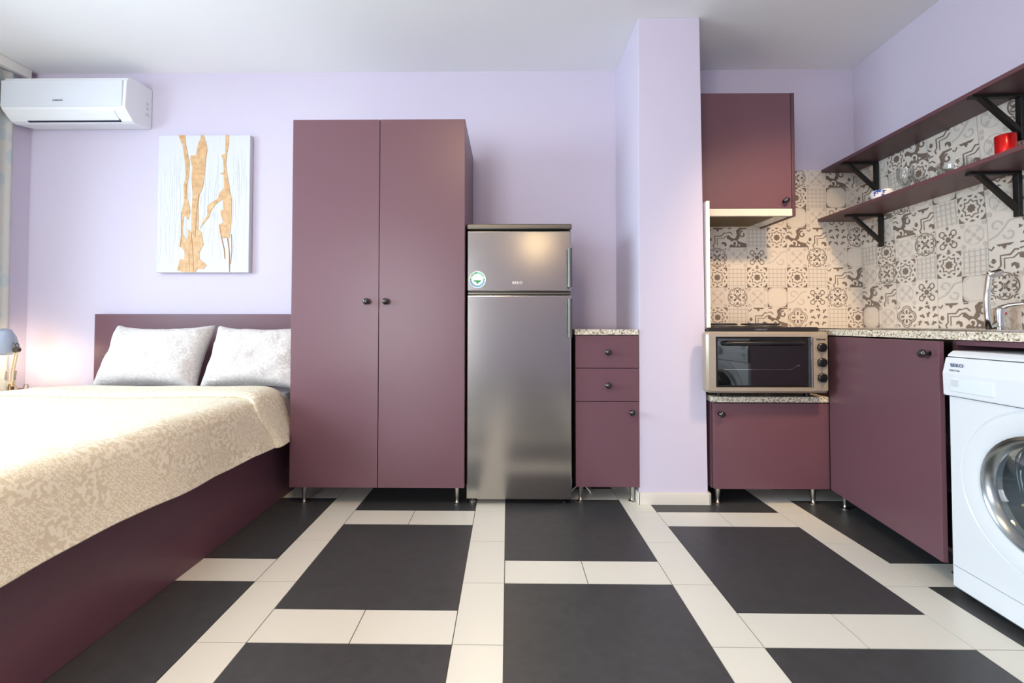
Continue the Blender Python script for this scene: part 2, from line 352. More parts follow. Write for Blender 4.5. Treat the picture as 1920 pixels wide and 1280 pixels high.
# ------------------------------------------------------------------ patterned tiles
class Deco:
    """draws flat printed motifs on a wall plane: P(a, b, h) -> world"""
    def __init__(s, P, mb): s.P = P; s.mb = mb
    def cell(s, a, b, w, h, kind, amax, bmax, rot=0, flip=False):
        s.o = (a, b); s.w = w; s.h = h; s.rot = rot; s.flip = flip; s.amax = amax; s.bmax = bmax
        getattr(s, 'm_' + kind)()
    def tx(s, u, v):
        if s.flip: u = 1 - u
        for _ in range(s.rot % 4): u, v = v, 1 - u
        return (min(s.o[0] + u*s.w, s.amax), min(s.o[1] + v*s.h, s.bmax))
    def poly(s, pts, m=1, h=0.0005):
        P2 = [s.tx(*p) for p in pts]
        xs = [p[0] for p in P2]; ys = [p[1] for p in P2]
        if max(xs)-min(xs) < 1e-4 or max(ys)-min(ys) < 1e-4: return
        tri = tessellate_polygon([[Vector((p[0], p[1], 0)) for p in P2]])
        s.mb.add([s.P(p[0], p[1], h) for p in P2], [tuple(t) for t in tri], m)
    def rib(s, pts, w, m=1, h=0.0005, closed=False):
        n = len(pts); L = []; R_ = []
        for i in range(n):
            p = pts[i]
            a = pts[(i-1) % n] if (closed or i) else pts[0]; b = pts[(i+1) % n] if (closed or i < n-1) else pts[-1]
            dx, dy = b[0]-a[0], b[1]-a[1]; l = math.hypot(dx, dy) or 1
            nx, ny = -dy/l*w/2, dx/l*w/2
            L.append((p[0]+nx, p[1]+ny)); R_.append((p[0]-nx, p[1]-ny))
        v = [s.P(*s.tx(*q), h) for q in L] + [s.P(*s.tx(*q), h) for q in R_]
        f = [(i, (i+1) % n, n+(i+1) % n, n+i) for i in range(n if closed else n-1)]
        s.mb.add(v, f, m)
    def arc(s, cx, cy, r, a0, a1, w, m=1, n=10, r2=None, h=0.0005):
        r2 = r if r2 is None else r2
        s.rib([(cx + (r+(r2-r)*i/n)*math.cos(math.radians(a0+(a1-a0)*i/n)), cy + (r+(r2-r)*i/n)*math.sin(math.radians(a0+(a1-a0)*i/n))) for i in range(n+1)], w, m, h)
    def disc(s, cx, cy, r, m=1, n=12, ry=None, h=0.0005, a=0):
        ry = ry or r; ca, sa = math.cos(a), math.sin(a)
        s.poly([(cx + r*math.cos(2*PI*i/n)*ca - ry*math.sin(2*PI*i/n)*sa, cy + r*math.cos(2*PI*i/n)*sa + ry*math.sin(2*PI*i/n)*ca) for i in range(n)], m, h)
    def star(s, r1, r2, n=8):
        return [(0.5 + (r1 if i % 2 == 0 else r2)*math.cos(PI*i/n), 0.5 + (r1 if i % 2 == 0 else r2)*math.sin(PI*i/n)) for i in range(2*n)]
    def m_A(s):
        s.poly(s.star(0.17, 0.125)); s.rib(s.star(0.335, 0.25), 0.045, closed=True)
        for k in range(4):
            a = PI/2*k
            q = lambda x, y: (0.5 + x*math.cos(a) - y*math.sin(a), 0.5 + x*math.sin(a) + y*math.cos(a))
            s.poly([q(0.495, 0.11), q(0.495, -0.11), q(0.41, 0)])
            s.poly([q(0.495, 0.27), q(0.495, 0.495), q(0.27, 0.495), q(0.40, 0.40)])
            s.poly([q(0.36, 0.13), q(0.43, 0.22), q(0.32, 0.25)])
            s.poly([q(0.13, 0.36), q(0.22, 0.43), q(0.25, 0.32)])
    def m_B(s):
        for k in range(4):
            a = PI/2*k
            q = lambda x, y: (0.5 + x*math.cos(a) - y*math.sin(a), 0.5 + x*math.sin(a) + y*math.cos(a))
            for sg in (1, -1):
                s.rib([q(0.05 + 0.14*t + 0.06*math.sin(4*t), sg*(0.04 + 0.11*math.sin(2.6*t))) for t in [i/9 for i in range(10)]], 0.035)
                s.rib([q(0.30 + 0.09*math.cos(t), sg*(0.10 + 0.07*math.sin(t))) for t in [-2.4 + 4.4*i/9 for i in range(10)]], 0.035)
            s.rib([q(0.02, 0), q(0.10, 0)], 0.04)
            s.rib([q(0.22 + 0.25*math.cos(t), 0.30*math.sin(t)) for t in [-1.1 + 2.2*i/10 for i in range(11)]], 0.04)
            s.rib([q(0.30, 0.44), q(0.33, 0.33), q(0.44, 0.30)], 0.035); s.disc(*q(0.43, 0.43), 0.04, n=6)
            s.rib([q(0.26, 0), q(0.36, 0)], 0.05)
    def m_C(s):
        for i in range(5):
            t = 0.1 + 0.2*i
            s.rib([(t, 0.01), (t, 0.99)], 0.05, 2, 0.0004); s.rib([(0.01, t), (0.99, t)], 0.05, 2, 0.0003)
    def m_D(s):
        for (x, y, sx, sy) in ((0, 0, 1, 1), (1, 0, -1, 1), (0, 1, 1, -1), (1, 1, -1, -1)):
            s.poly([(x+sx*0.01, y+sy*0.01), (x+sx*0.27, y+sy*0.01), (x+sx*0.12, y+sy*0.07), (x+sx*0.07, y+sy*0.12), (x+sx*0.01, y+sy*0.27)])
        s.rib([(0.28, 0.03), (0.72, 0.03), (0.97, 0.28), (0.97, 0.72), (0.72, 0.97), (0.28, 0.97), (0.03, 0.72), (0.03, 0.28)], 0.025, 2, 0.0004, True)
    def m_E(s):
        s.poly([(0.0, 0.60), (0.10, 0.62), (0.22, 0.50), (0.40, 0.45), (0.50, 0.62), (0.46, 0.85), (0.62, 0.99), (0.99, 0.99), (0.99, 0.93), (0.72, 0.90), (0.60, 0.75), (0.64, 0.48), (0.52, 0.36), (0.70, 0.28), (0.99, 0.20), (0.99, 0.01), (0.10, 0.01), (0.14, 0.12), (0.30, 0.20), (0.16, 0.38), (0.0, 0.45)])
        s.arc(0.36, 0.22, 0.15, -60, 250, 0.07, 0, 14, 0.07, h=0.0008); s.arc(0.78, 0.66, 0.17, 80, 420, 0.07, 1, 16, 0.06)
        s.disc(0.88, 0.32, 0.08, 0, h=0.0008); s.disc(0.62, 0.12, 0.05, 0, h=0.0008)
        s.rib([(0.02, 0.75), (0.16, 0.78), (0.28, 0.66)], 0.05); s.rib([(0.04, 0.95), (0.22, 0.97)], 0.05)
    def m_F(s):
        s.rib([(0.36, 0.0), (0.30, 0.12), (0.40, 0.22), (0.40, 0.58), (0.72, 0.58), (0.86, 0.74), (0.99, 0.72)], 0.055)
        s.rib([(0.52, 0.10), (0.52, 0.46), (0.82, 0.46), (0.99, 0.60)], 0.04)
        s.poly([(0.28, 0.99), (0.85, 0.99), (0.72, 0.90), (0.62, 0.92), (0.54, 0.78), (0.44, 0.92), (0.36, 0.90)])
        s.poly([(0.08, 0.38), (0.16, 0.30), (0.25, 0.38), (0.20, 0.50), (0.13, 0.50)]); s.rib([(0.02, 0.30), (0.06, 0.22), (0.16, 0.20)], 0.05)
        s.rib([(0.02, 0.88), (0.10, 0.80), (0.20, 0.93)], 0.05)
        s.poly([(0.74, 0.14), (0.84, 0.20), (0.90, 0.05), (0.99, 0.10), (0.97, 0.24), (0.84, 0.30), (0.74, 0.26)])
        s.poly([(0.0, 0.0), (0.12, 0.0), (0.0, 0.14)])
    def m_G(s):
        for x, y in ((0.5, 0.5), (0.1, 0.1), (0.9, 0.1), (0.1, 0.9), (0.9, 0.9)): s.disc(x, y, 0.09, 2, 8, h=0.0004)
        for k in range(4):
            a = PI/2*k + PI/4; s.disc(0.5+0.25*math.cos(a), 0.5+0.25*math.sin(a), 0.12, 2, 10, 0.06, 0.0003, a)
        s.arc(0.5, 0.5, 0.36, 0, 360, 0.02, 2, 16, h=0.0003)
    def m_K(s):
        s.arc(0.3, 0.65, 0.2, 0, 300, 0.06, 2, 14, 0.08, h=0.0004); s.arc(0.7, 0.3, 0.2, 180, 480, 0.06, 2, 14, 0.08, h=0.0004)
        s.rib([(0.02, 0.2), (0.3, 0.3), (0.5, 0.5), (0.7, 0.75), (0.98, 0.8)], 0.06, 2, 0.0003)
    def m_H(s):
        s.disc(0.5, 0.5, 0.11, 1, 8)
        for k in range(8):
            a = PI/4*k + PI/8; s.disc(0.5+0.2*math.cos(a), 0.5+0.2*math.sin(a), 0.06, 1, 8, 0.035, 0.0005, a)
        for k in range(4):
            a = PI/2*k + PI/4; s.arc(0.5+0.34*math.cos(a), 0.5+0.34*math.sin(a), 0.11, 0, 360, 0.04, 1, 12)
            a = PI/2*k; s.poly([(0.5+0.49*math.cos(a)-0.07*math.sin(a), 0.5+0.49*math.sin(a)+0.07*math.cos(a)), (0.5+0.49*math.cos(a)+0.07*math.sin(a), 0.5+0.49*math.sin(a)-0.07*math.cos(a)), (0.5+0.36*math.cos(a), 0.5+0.36*math.sin(a))])
    def m_I(s):
        for x, y, a in ((0.18, 0.8, 0.6), (0.5, 0.88, -0.4), (0.82, 0.8, 0.9), (0.25, 0.5, -0.3), (0.55, 0.55, 1.2), (0.84, 0.5, 0.3), (0.15, 0.2, 1.0), (0.45, 0.22, -0.6), (0.78, 0.2, 0.5)):
            dx, dy = 0.09*math.cos(a), 0.09*math.sin(a)
            s.rib([(x-dx, y-dy), (x, y), (x+dx*0.4-dy, y+dy*0.4+dx)], 0.075)
            s.disc(x+dx, y+dy, 0.05, 1, 6)
    def m_J(s):
        for k in range(4):
            a = PI/2*k
            q = lambda x, y: (0.5 + x*math.cos(a) - y*math.sin(a), 0.5 + x*math.sin(a) + y*math.cos(a))
            s.rib([q(0.24 + 0.23*math.cos(t), 0.24*math.sin(t)) for t in [-1.7 + 3.4*i/12 for i in range(13)]], 0.03)
            s.rib([q(0.23 + 0.16*math.cos(t), 0.17*math.sin(t)) for t in [-2.0 + 4.0*i/12 for i in range(13)]], 0.03)
            s.disc(*q(0.2, 0), 0.10, 1, 8, 0.05, 0.0005, a); s.disc(*q(0.15, 0.15), 0.07, 1, 6, 0.03, 0.0005, a+PI/4)
            s.rib([q(0.36, 0.46), q(0.38, 0.38), q(0.46, 0.36)], 0.04)
ROWS_B = ['KGAFBGEF', 'GCJHACDG', 'AGBKDGHG', 'FECAEFIB', 'BGHKGBGD', 'ACACACFE', 'GBGDKHBG', 'ACFEJICA']   # row 0 = top
ROWS_R = ['CGAEFKGBAEFG', 'FDCAEFGBAHGC', 'GEBGDKAEFIGB', 'IGEFCAGFEBAC', 'CAGBHGKHBGDA', 'GBACACFEGAKB', 'EFGHKDBGCAHE', 'DGJIFEGACJFE']
ROW_Z = [1.915 - 0.1256*i for i in range(9)]
tb = MB()
X0, X1, ZT, ZB = 1.055, 2.232, 1.902, 0.905
tb.box(X0, X1, YB-0.008, YB-0.0005, ZB-0.03, ZT, 0)
PB = lambda a, b_, h: Vector((a, YB-0.008-h, b_))
d = Deco(PB, tb)
for r_, row in enumerate(ROWS_B):
    for c_, k in enumerate(row):
        x = 1.257 + 0.1247*c_; z = ROW_Z[r_+1]
        d.cell(x, z, 0.1247, 0.1256, k, X1-0.001, ZT-0.001)
d.cell(1.257-0.1247, ROW_Z[8], 0.1247, 0.1256, 'E', X1, ZT)
for c_ in range(0, 9, 2):
    x = 1.257+0.1247*c_
    if x < X1: tb.add([PB(x-0.0006, ZB, 0.0009), PB(x+0.0006, ZB, 0.0009), PB(x+0.0006, ZT, 0.0009), PB(x-0.0006, ZT, 0.0009)], [(0, 1, 2, 3)], 3)
for r_ in (2, 6):
    z = ROW_Z[r_]; tb.add([PB(X0, z-0.0005, 0.0009), PB(X1, z-0.0005, 0.0009), PB(X1, z+0.0005, 0.0009), PB(X0, z+0.0005, 0.0009)], [(0, 1, 2, 3)], 3)
o = tb.build('tile_backsplash', [M_tilebase, M_tdark, M_tsoft, M_line], recalc=False)
struct(o)
tb = MB(XR)
LR = 1.506
n_ = 14
fr = [(xw(z)-0.008, z) for z in [ZB-0.03, 1.0, 1.35, 1.6, ZT]]
pr = fr + [(xw(z)-0.0008, z) for z in [ZT, 1.92-0.02, 1.6, 1.35, 1.0, ZB-0.03]]
tb.prism(pr, lambda x, z: (x, YB-0.009, z), lambda x, z: (x, YB-LR, z), 0)
PR = lambda a, b_, h: Vector((xw(b_)-0.0095-h, YB-0.009-a, b_))
d = Deco(PR, tb)
for r_, row in enumerate(ROWS_R):
    for c_, k in enumerate(row):
        d.cell(0.1247*c_, ROW_Z[r_+1], 0.1247, 0.1256, k, LR-0.01, ZT-0.001)
for c_ in range(0, 12, 2):
    x = 0.1247*c_
    for za, zb in ((0.905, 1.35), (1.35, ZT)):
        tb.add([PR(x-0.0006, za, 0.0009), PR(x+0.0006, za, 0.0009), PR(x+0.0006, zb, 0.0009), PR(x-0.0006, zb, 0.0009)], [(0, 1, 2, 3)], 3)
struct(tb.build('tile_backsplash', [M_tilebase, M_tdark, M_tsoft, M_line], recalc=False))

# ------------------------------------------------------------------ shared parts
def knob(o, axis, parent, xf=None):
    m = MB(xf)
    m.lathe(o, axis, [(0.0125, 0), (0.0125, 0.002), (0.006, 0.004), (0.0055, 0.010), (0.010, 0.013), (0.0155, 0.019), (0.0165, 0.025), (0.013, 0.031), (0.006, 0.034), (0.0, 0.0345)], 20)
    return m.build('knob', M_knob, parent, smooth=True)
def foot(x, y, h, parent, xf=None):
    m = MB(xf)
    m.lathe((x, y, 0), (0, 0, 1), [(0.019, 0), (0.019, 0.004), (0.012, 0.008), (0.0085, 0.014), (0.010, 0.03), (0.0155, h-0.002), (0.0155, h+0.001)], 20)
    return m.build('leg', M_satin, parent, smooth=True)

# ------------------------------------------------------------------ wardrobe
w = thing('wardrobe', 'tall plum two-door wardrobe on short metal legs between bed and fridge', 'wardrobe', (-0.662, 2.46, 0))
x0, x1, yf, yb, zb, zt = -1.108, -0.219, 2.20, 2.722, 0.101, 1.983
m = MB()
m.box(x0, x0+0.018, yf+0.019, yb, zb, zt); m.box(x1-0.018, x1, yf+0.019, yb, zb, zt)
m.box(x0+0.018, x1-0.018, yf+0.019, yb, zt-0.018, zt); m.box(x0+0.018, x1-0.018, yf+0.019, yb, zb, zb+0.018)
m.box(x0+0.018, x1-0.018, yb-0.006, yb, zb+0.018, zt-0.018)
m.build('carcass', M_plum, w, bevel=0.001)
xm = -0.6575
d1 = MB().box(x0, xm-0.0015, yf, yf+0.018, zb, zt).build('door', M_plum, w, bevel=0.0015)
d2 = MB().box(xm+0.0015, x1, yf, yf+0.018, zb, zt).build('door', M_plum, w, bevel=0.0015)
knob((-0.716, yf, 1.044), (0, -1, 0), d1); knob((-0.618, yf, 1.044), (0, -1, 0), d2)
for x in (-1.058, -0.262):
    for y in (2.262, 2.68): foot(x, y, zb, w)

# ------------------------------------------------------------------ fridge
fr_ = thing('refrigerator', 'brushed steel two-door fridge freezer between wardrobe and drawer cabinet', 'fridge', (0.06, 2.5, 0))
x0, x1, yf, yb = -0.213, 0.330, 2.238, 2.715
MB().box(x0+0.004, x1-0.004, yf+0.062, yb, 0.03, 1.415).build('body', M_steeld, fr_, bevel=0.004)
m = MB(); m.box(x0-0.003, x1+0.003, yf-0.004, yb, 1.420, 1.450); m.build('top_panel', M_steeld, fr_, bevel=0.008, seg=3)
MB().box(x0+0.006, x1-0.006, yf+0.04, yf+0.07, 0.05, 1.42).build('gasket', M_black, fr_)
fd = MB().box(x0, x1, yf, yf+0.055, 1.098, 1.414).build('door', M_steel, fr_, bevel=0.007, seg=3, label='short upper freezer door')
md = MB().box(x0, x1, yf, yf+0.055, 0.030, 1.080).build('door', M_steel, fr_, bevel=0.007, seg=3, label='long lower fridge door')
MB().box(x0+0.004, x1-0.002, yf+0.012, yf+0.058, 1.083, 1.096).build('divider_trim', M_steeld, fr_, bevel=0.002)
for z0, z1, par in ((1.118, 1.318, fd), (0.862, 1.060, md)):
    m = MB(); xc = 0.318
    m.rings([[(xc + 0.011*math.cos(a), yf-0.030 + 0.009*math.sin(a), z) for a in [2*PI*k/14 for k in range(14)]] for z in (z0, z1)])
    m.box(xc-0.006, xc+0.006, yf-0.03, yf+0.001, z0+0.004, z0+0.022); m.box(xc-0.006, xc+0.006, yf-0.03, yf+0.001, z1-0.022, z1-0.004)
    m.build('handle', M_handle, par, smooth=True)
for x in (x0+0.03, x1-0.03):
    MB().lathe((x, yf+0.05, 0), (0, 0, 1), [(0.02, 0), (0.02, 0.012), (0.009, 0.014), (0.009, 0.055)], 16).build('foot', M_satin if x < 0 else M_black, fr_, smooth=True)
    MB().lathe((x, yb-0.06, 0), (0, 0, 1), [(0.02, 0), (0.02, 0.012), (0.009, 0.014), (0.009, 0.055)], 16).build('foot', M_black, fr_, smooth=True)
FX = Matrix.Rotation(PI/2, 4, 'X')
t_ = text('BEKO', 0.019, mat('silver_print', lin(240, 232, 222), 0.4), fd, Matrix.Translation((0.050, yf-0.0006, 1.143)) @ FX, spacing=1.15)
# round sticker
st = MB(); sx, sz, sy = -0.157, 1.160, yf-0.0006
def sdisc(r, h, mi, n=40, a0=0, a1=2*PI, r0=None):
    if r0 is None: st.add([(sx, sy-h, sz)] + [(sx + r*math.cos(a0+(a1-a0)*k/n), sy-h, sz + r*math.sin(a0+(a1-a0)*k/n)) for k in range(n+1)], [(0, k+1, k+2) for k in range(n)], mi)
    else:
        p = [(sx + q*math.cos(a0+(a1-a0)*k/n), sy-h, sz + q*math.sin(a0+(a1-a0)*k/n)) for q in (r0, r) for k in range(n+1)]
        st.add(p, [(k, k+1, n+2+k, n+1+k) for k in range(n)], mi)
sdisc(0.044, 0, 0); sdisc(0.040, 0.0003, 1, r0=0.030, a0=0.35, a1=PI-0.35); sdisc(0.040, 0.0003, 2, r0=0.030, a0=PI+0.1, a1=2*PI-0.1)
for a in (PI/2+0.15, PI-0.05, 0.05):
    cx, cz = sx+0.035*math.cos(a), sz+0.035*math.sin(a)
    st.add([(cx + (0.007 if k % 2 == 0 else 0.003)*math.sin(PI*k/5), sy-0.0006, cz + (0.007 if k % 2 == 0 else 0.003)*math.cos(PI*k/5)) for k in range(10)], [tuple(range(10))], 3)
st.add([(sx + a, sy-0.0006, sz + b_) for a, b_ in ((-0.022, -0.004), (0.022, -0.004), (0.015, -0.011), (0.008, -0.014), (0.003, -0.020), (-0.002, -0.026), (-0.004, -0.015), (-0.012, -0.011))], [tuple(range(8))], 3)
st.build('sticker', [mat('sticker_white', lin(242, 246, 244), 0.4), mat('sticker_pale_green', lin(150, 205, 175), 0.4), mat('sticker_blue', lin(120, 175, 205), 0.4), mat('sticker_green', lin(20, 150, 75), 0.4)], fd, recalc=False, label='round white sticker with green stars')

# ------------------------------------------------------------------ drawer cabinet
c = thing('drawer_cabinet', 'narrow plum cabinet with two drawers and a door beside the fridge', 'cabinet', (0.52, 2.5, 0))
x0, x1, yf, yb, zb = 0.356, 0.678, 2.262, 2.72, 0.088
m = MB(); m.box(x0, x0+0.018, yf+0.019, yb, zb, 0.872); m.box(x1-0.018, x1, yf+0.019, yb, zb, 0.872); m.box(x0+0.018, x1-0.018, yf+0.019, yb, zb, zb+0.018); m.box(x0+0.018, x1-0.018, yf+0.03, yb, 0.854, 0.872)
m.build('carcass', M_plum_d, c, bevel=0.001)
x1d = 0.681
for i, (za, zb_) in enumerate(((0.702, 0.870), (0.530, 0.699))):
    dr = MB().box(x0-0.002, x1d, yf, yf+0.018, za, zb_).build('drawer', M_plum, c, bevel=0.0015)
    knob((0.520, yf, (0.785, 0.613)[i]), (0, -1, 0), dr)
dr = MB().box(x0-0.002, x1d, yf, yf+0.018, zb, 0.527).build('door', M_plum, c, bevel=0.0015); knob((0.643, yf, 0.474), (0, -1, 0), dr)
for x in (0.385, 0.655): foot(x, 2.305, zb, c); foot(x, 2.66, zb, c)
tag(MB().box(0.350, 0.6805, 2.258, 2.728, 0.874, 0.902).build('countertop', M_granite, bevel=0.002), 'short speckled granite worktop on the narrow drawer cabinet', 'countertop')
# power cord on floor by fridge
m = MB(); m.tube([(0.345 + 0.11*t, 2.40 - 0.02*math.sin(3*t), 0.008 + 0.05*math.sin(PI*t)) for t in [i/12 for i in range(13)]], 0.004)
m.tube([(0.455, 2.40, 0.006), (0.47, 2.5, 0.005), (0.45, 2.62, 0.005)], 0.004)
tag(m.build('power_cord', M_white, smooth=True), 'white power cord on the floor under the narrow cabinet', 'cord')

# ------------------------------------------------------------------ oven cabinet
c = thing('base_cabinet', 'low plum one-door cabinet under the mini oven', 'cabinet', (1.36, 2.5, 0))
x0, x1, yf, yb, zb, zt = 1.058, 1.644, 2.245, 2.72, 0.088, 0.528
m = MB(); m.box(x0-0.008, x0+0.01, yf+0.019, yb, zb, zt); m.box(x1-0.025, x1-0.007, yf+0.019, yb, zb, zt); m.box(x0+0.01, x1-0.025, yf+0.019, yb, zb, zb+0.018); m.box(x0+0.01, x1-0.025, yf+0.03, yb, zt-0.018, zt)
m.build('carcass', M_plum_d, c, bevel=0.001)
dr = MB().box(x0, x1, yf, yf+0.018, zb, zt-0.004).build('door', M_plum, c, bevel=0.0015); knob((1.090, yf, 0.471), (0, -1, 0), dr)
for x in (1.092, 1.585): foot(x, 2.285, zb, c); foot(x, 2.66, zb, c)
tag(MB().box(1.050, 1.640, 2.240, 2.728, 0.530, 0.559).build('countertop', M_granite, bevel=0.002), 'low speckled granite worktop under the mini oven', 'countertop')

# ------------------------------------------------------------------ mini oven with two hotplates
ov = thing('mini_oven', 'beige countertop oven with black glass door and two hotplates on top', 'oven', (1.29, 2.4, 0.559))
x0, x1, yf = 0.986, 1.586, 2.158
MB().box(1.062, 1.572, yf+0.05, 2.58, 0.590, 0.890).build('body', mat('dark_oven_side', lin(70, 64, 58), 0.4, metal=0.6), ov, bevel=0.006)
def rrect(xa, xb, za, zb_, r, n=5):
    P_ = []
    for cx, cz, a0 in ((xb-r, zb_-r, 0), (xa+r, zb_-r, 90), (xa+r, za+r, 180), (xb-r, za+r, 270)):
        for k in range(n+1):
            a = math.radians(a0+90*k/n); P_.append((cx+r*math.cos(a), cz+r*math.sin(a)))
    return P_
m = MB()
outer = rrect(x0, x1, 0.590, 0.893, 0.018); inner = rrect(1.030, 1.500, 0.618, 0.868, 0.004)
R1 = [(x, yf+0.05, z) for x, z in outer]; R2 = [(x, yf+0.010, z) for x, z in outer]
oin = rrect(x0+0.010, x1-0.010, 0.600, 0.883, 0.012)
R3 = [(x, yf, z) for x, z in oin]; R4 = [(x, yf, z) for x, z in inner]; R5 = [(x, yf+0.05, z) for x, z in inner]
m.rings([R1, R2, R3, R4, R5], closed=True)
m.build('front_frame', M_beige, ov, smooth=True)
dr = MB().box(1.032, 1.498, yf+0.008, yf+0.030, 0.620, 0.866).build('door', M_black, ov, bevel=0.002, label='black glass drop-down door')
MB().box(1.042, 1.482, yf+0.0055, yf+0.009, 0.628, 0.858).build('glass', M_ovenglass, dr)
m = MB(); m.box(1.498, 1.506, yf-0.004, yf+0.02, 0.618, 0.868); m.build('door_trim', M_chrome, ov, bevel=0.002)
m = MB(); m.tube([(1.075, yf+0.006, 0.832), (1.078, yf-0.018, 0.834), (1.10, yf-0.026, 0.836), (1.27, yf-0.030, 0.836), (1.42, yf-0.026, 0.836), (1.446, yf-0.018, 0.835), (1.45, yf+0.006, 0.834)], [0.009, 0.011, 0.0115, 0.0115, 0.0115, 0.011, 0.009], 12)
m.build('handle', M_black, dr, smooth=True)
m = MB(); m.tube([(1.06, yf+0.004, 0.717), (1.075, yf+0.004, 0.706), (1.40, yf+0.004, 0.706), (1.43, yf+0.004, 0.724), (1.445, yf+0.004, 0.726)], 0.0016, 6)
m.build('wire_rack', M_chrome, dr, smooth=True, label='chrome rack wire behind the glass')
cp = MB().box(1.508, 1.578, yf-0.002, yf+0.004, 0.604, 0.880).build('control_panel', M_beige, ov, bevel=0.001)
for z in (0.816, 0.742, 0.667):
    m = MB(); m.lathe((1.547, yf-0.002, z), (0, -1, 0), [(0.0225, 0), (0.022, 0.010), (0.019, 0.013), (0.017, 0.014), (0, 0.014)], 24)
    m.box(1.543, 1.551, yf-0.026, yf-0.012, z-0.018, z+0.018)
    m.build('control_knob', M_black, cp, smooth=True)
for zc in (0.816, 0.742, 0.667):
    m = MB()
    for k in range(9):
        a = math.radians(-40 + 32.5*k); m.box(1.547+0.029*math.cos(a)-0.0012, 1.547+0.029*math.cos(a)+0.0012, yf-0.0026, yf-0.002, zc+0.029*math.sin(a)-0.0012, zc+0.029*math.sin(a)+0.0012)
    m.build('dial_marks', M_black, cp)
text('Diplomat', 0.0125, M_black, cp, Matrix.Translation((1.545, yf-0.0028, 0.8555)) @ FX)
m = MB()
for x in (1.09, 1.54):
    for y in (yf+0.10, 2.54): MB().lathe((x, y, 0.559), (0, 0, 1), [(0.014, 0), (0.016, 0.032)], 12).build('foot', M_black, ov, smooth=True)
hb = MB().box(1.062, 1.556, 2.19, 2.58, 0.890, 0.916).build('hotplate_base', mat('black_hob_enamel', lin(30, 26, 26), 0.25, metal=0.3), ov, bevel=0.004)
hf = MB().box(0.998, 1.545, yf+0.012, 2.192, 0.8935, 0.913).build('hob_front_strip', mat('dark_hob_strip', lin(44, 40, 40), 0.3, metal=0.4), ov, bevel=0.002)
text('COMFORT', 0.012, M_satin, hf, Matrix.Translation((1.262, yf+0.0112, 0.903)) @ FX, spacing=1.1)
for xc, r, y in ((1.145, 0.074, 2.33), (1.365, 0.092, 2.36)):
    m = MB(); m.lathe((xc, y, 0.915), (0, 0, 1), [(r+0.008, 0), (r+0.010, 0.005), (r+0.004, 0.010), (r, 0.012)], 40, 1); m.lathe((xc, y, 0.92), (0, 0, 1), [(r, 0.004), (r, 0.012), (r-0.006, 0.015), (0.02, 0.015), (0.018, 0.0135), (0, 0.0135)], 40, 0)
    m.build('hotplate', [mat('cast_iron', lin(34, 28, 28), 0.45, metal=0.5), M_satin], ov, smooth=True)

# ------------------------------------------------------------------ upper cabinet and hood
c = thing('wall_cabinet', 'plum wall cabinet above the mini oven, beside the pillar', 'cabinet', (1.32, 2.57, 1.53))
x0, x1, yf, yb, zt = 1.034, 1.606, 2.420, YB, 2.228
m = MB(); m.box(x1-0.018, x1, yf, yb, 1.532, zt); m.box(x0, x0+0.016, yf+0.019, yb, 1.575, zt); m.box(x0+0.016, x1-0.018, yf+0.019, yb, zt-0.018, zt); m.box(x0+0.016, x1-0.018, yf+0.019, yb, 1.575, 1.593)
m.build('carcass', M_plum_d, c, bevel=0.001)
dr = MB().box(x0, x1-0.021, yf+0.001, yf+0.018, 1.578, zt).build('door', M_plum, c, bevel=0.0015); knob((1.545, yf+0.001, 1.617), (0, -1, 0), dr)
h = thing('range_hood', 'slim cream range hood under the plum wall cabinet', 'hood', (1.32, 2.57, 1.53))
MB().box(1.058, x1-0.019, yf-0.001, yf+0.02, 1.534, 1.575).build('front_panel', M_cream, h, bevel=0.002)
MB().box(1.060, x1-0.0195, yf+0.02, yb-0.01, 1.540, 1.574).build('housing', M_cream, h)
MB().box(1.075, 1.500, yf+0.035, yb-0.05, 1.536, 1.541).build('grease_filter', M_olive, h, bevel=0.001)
MB().box(1.505, 1.580, yf+0.035, yb-0.05, 1.534, 1.541).build('lamp_cover', mat('frosted_cover', lin(205, 205, 200), 0.2), h, bevel=0.002)

# ------------------------------------------------------------------ right-hand run (in its own slightly turned frame)
def R3(x, y, z): return tuple(XR @ Vector((x, y, z)))
ct = MB(XR)
SX0, SX1, SY0, SY1 = 1.76, 2.14, 1.60, 2.02     # sink cut-out
ct.box(1.652, SX0, 0.90, YB-0.012, 0.875, 0.904); ct.box(SX1, 2.225, 0.90, YB-0.012, 0.875, 0.904)
ct.box(SX0, SX1, SY1, YB-0.012, 0.875, 0.904); ct.box(SX0, SX1, 0.90, SY0, 0.875, 0.904)
tag(ct.build('countertop', M_granite), 'long speckled granite worktop over the washing machine along the right wall', 'countertop')
sk = thing('sink', 'inset stainless steel sink in the right worktop', 'sink', R3(1.95, 1.7, 0.904))
m = MB(XR)
m.box(SX0-0.075, SX0+0.006, SY0-0.6, SY1+0.30, 0.9045, 0.911); m.box(SX1-0.006, SX1+0.06, SY0-0.6, SY1+0.30, 0.9045, 0.911)
m.box(SX0, SX1, SY1-0.006, SY1+0.30, 0.9045, 0.911); m.box(SX0, SX1, SY0-0.6, SY0+0.006, 0.9045, 0.911)
m.build('rim', M_chrome, sk, bevel=0.002)
m = MB(XR)
q = lambda e, z: [(SX0+e, SY0+e, z), (SX1-e, SY0+e, z), (SX1-e, SY1-e, z), (SX0+e, SY1-e, z)]
m.rings([q(0.002, 0.908), q(0.006, 0.77), q(0.03, 0.755)], cap=False); m.add(q(0.03, 0.755), [(0, 1, 2, 3)])
m.build('basin', M_steel, sk)
fa = thing('faucet', 'chrome lever faucet with tall curved spout by the sink', 'faucet', (2.10, 1.875, 0.911))
FB = Vector((2.10, 1.875, 0.911))
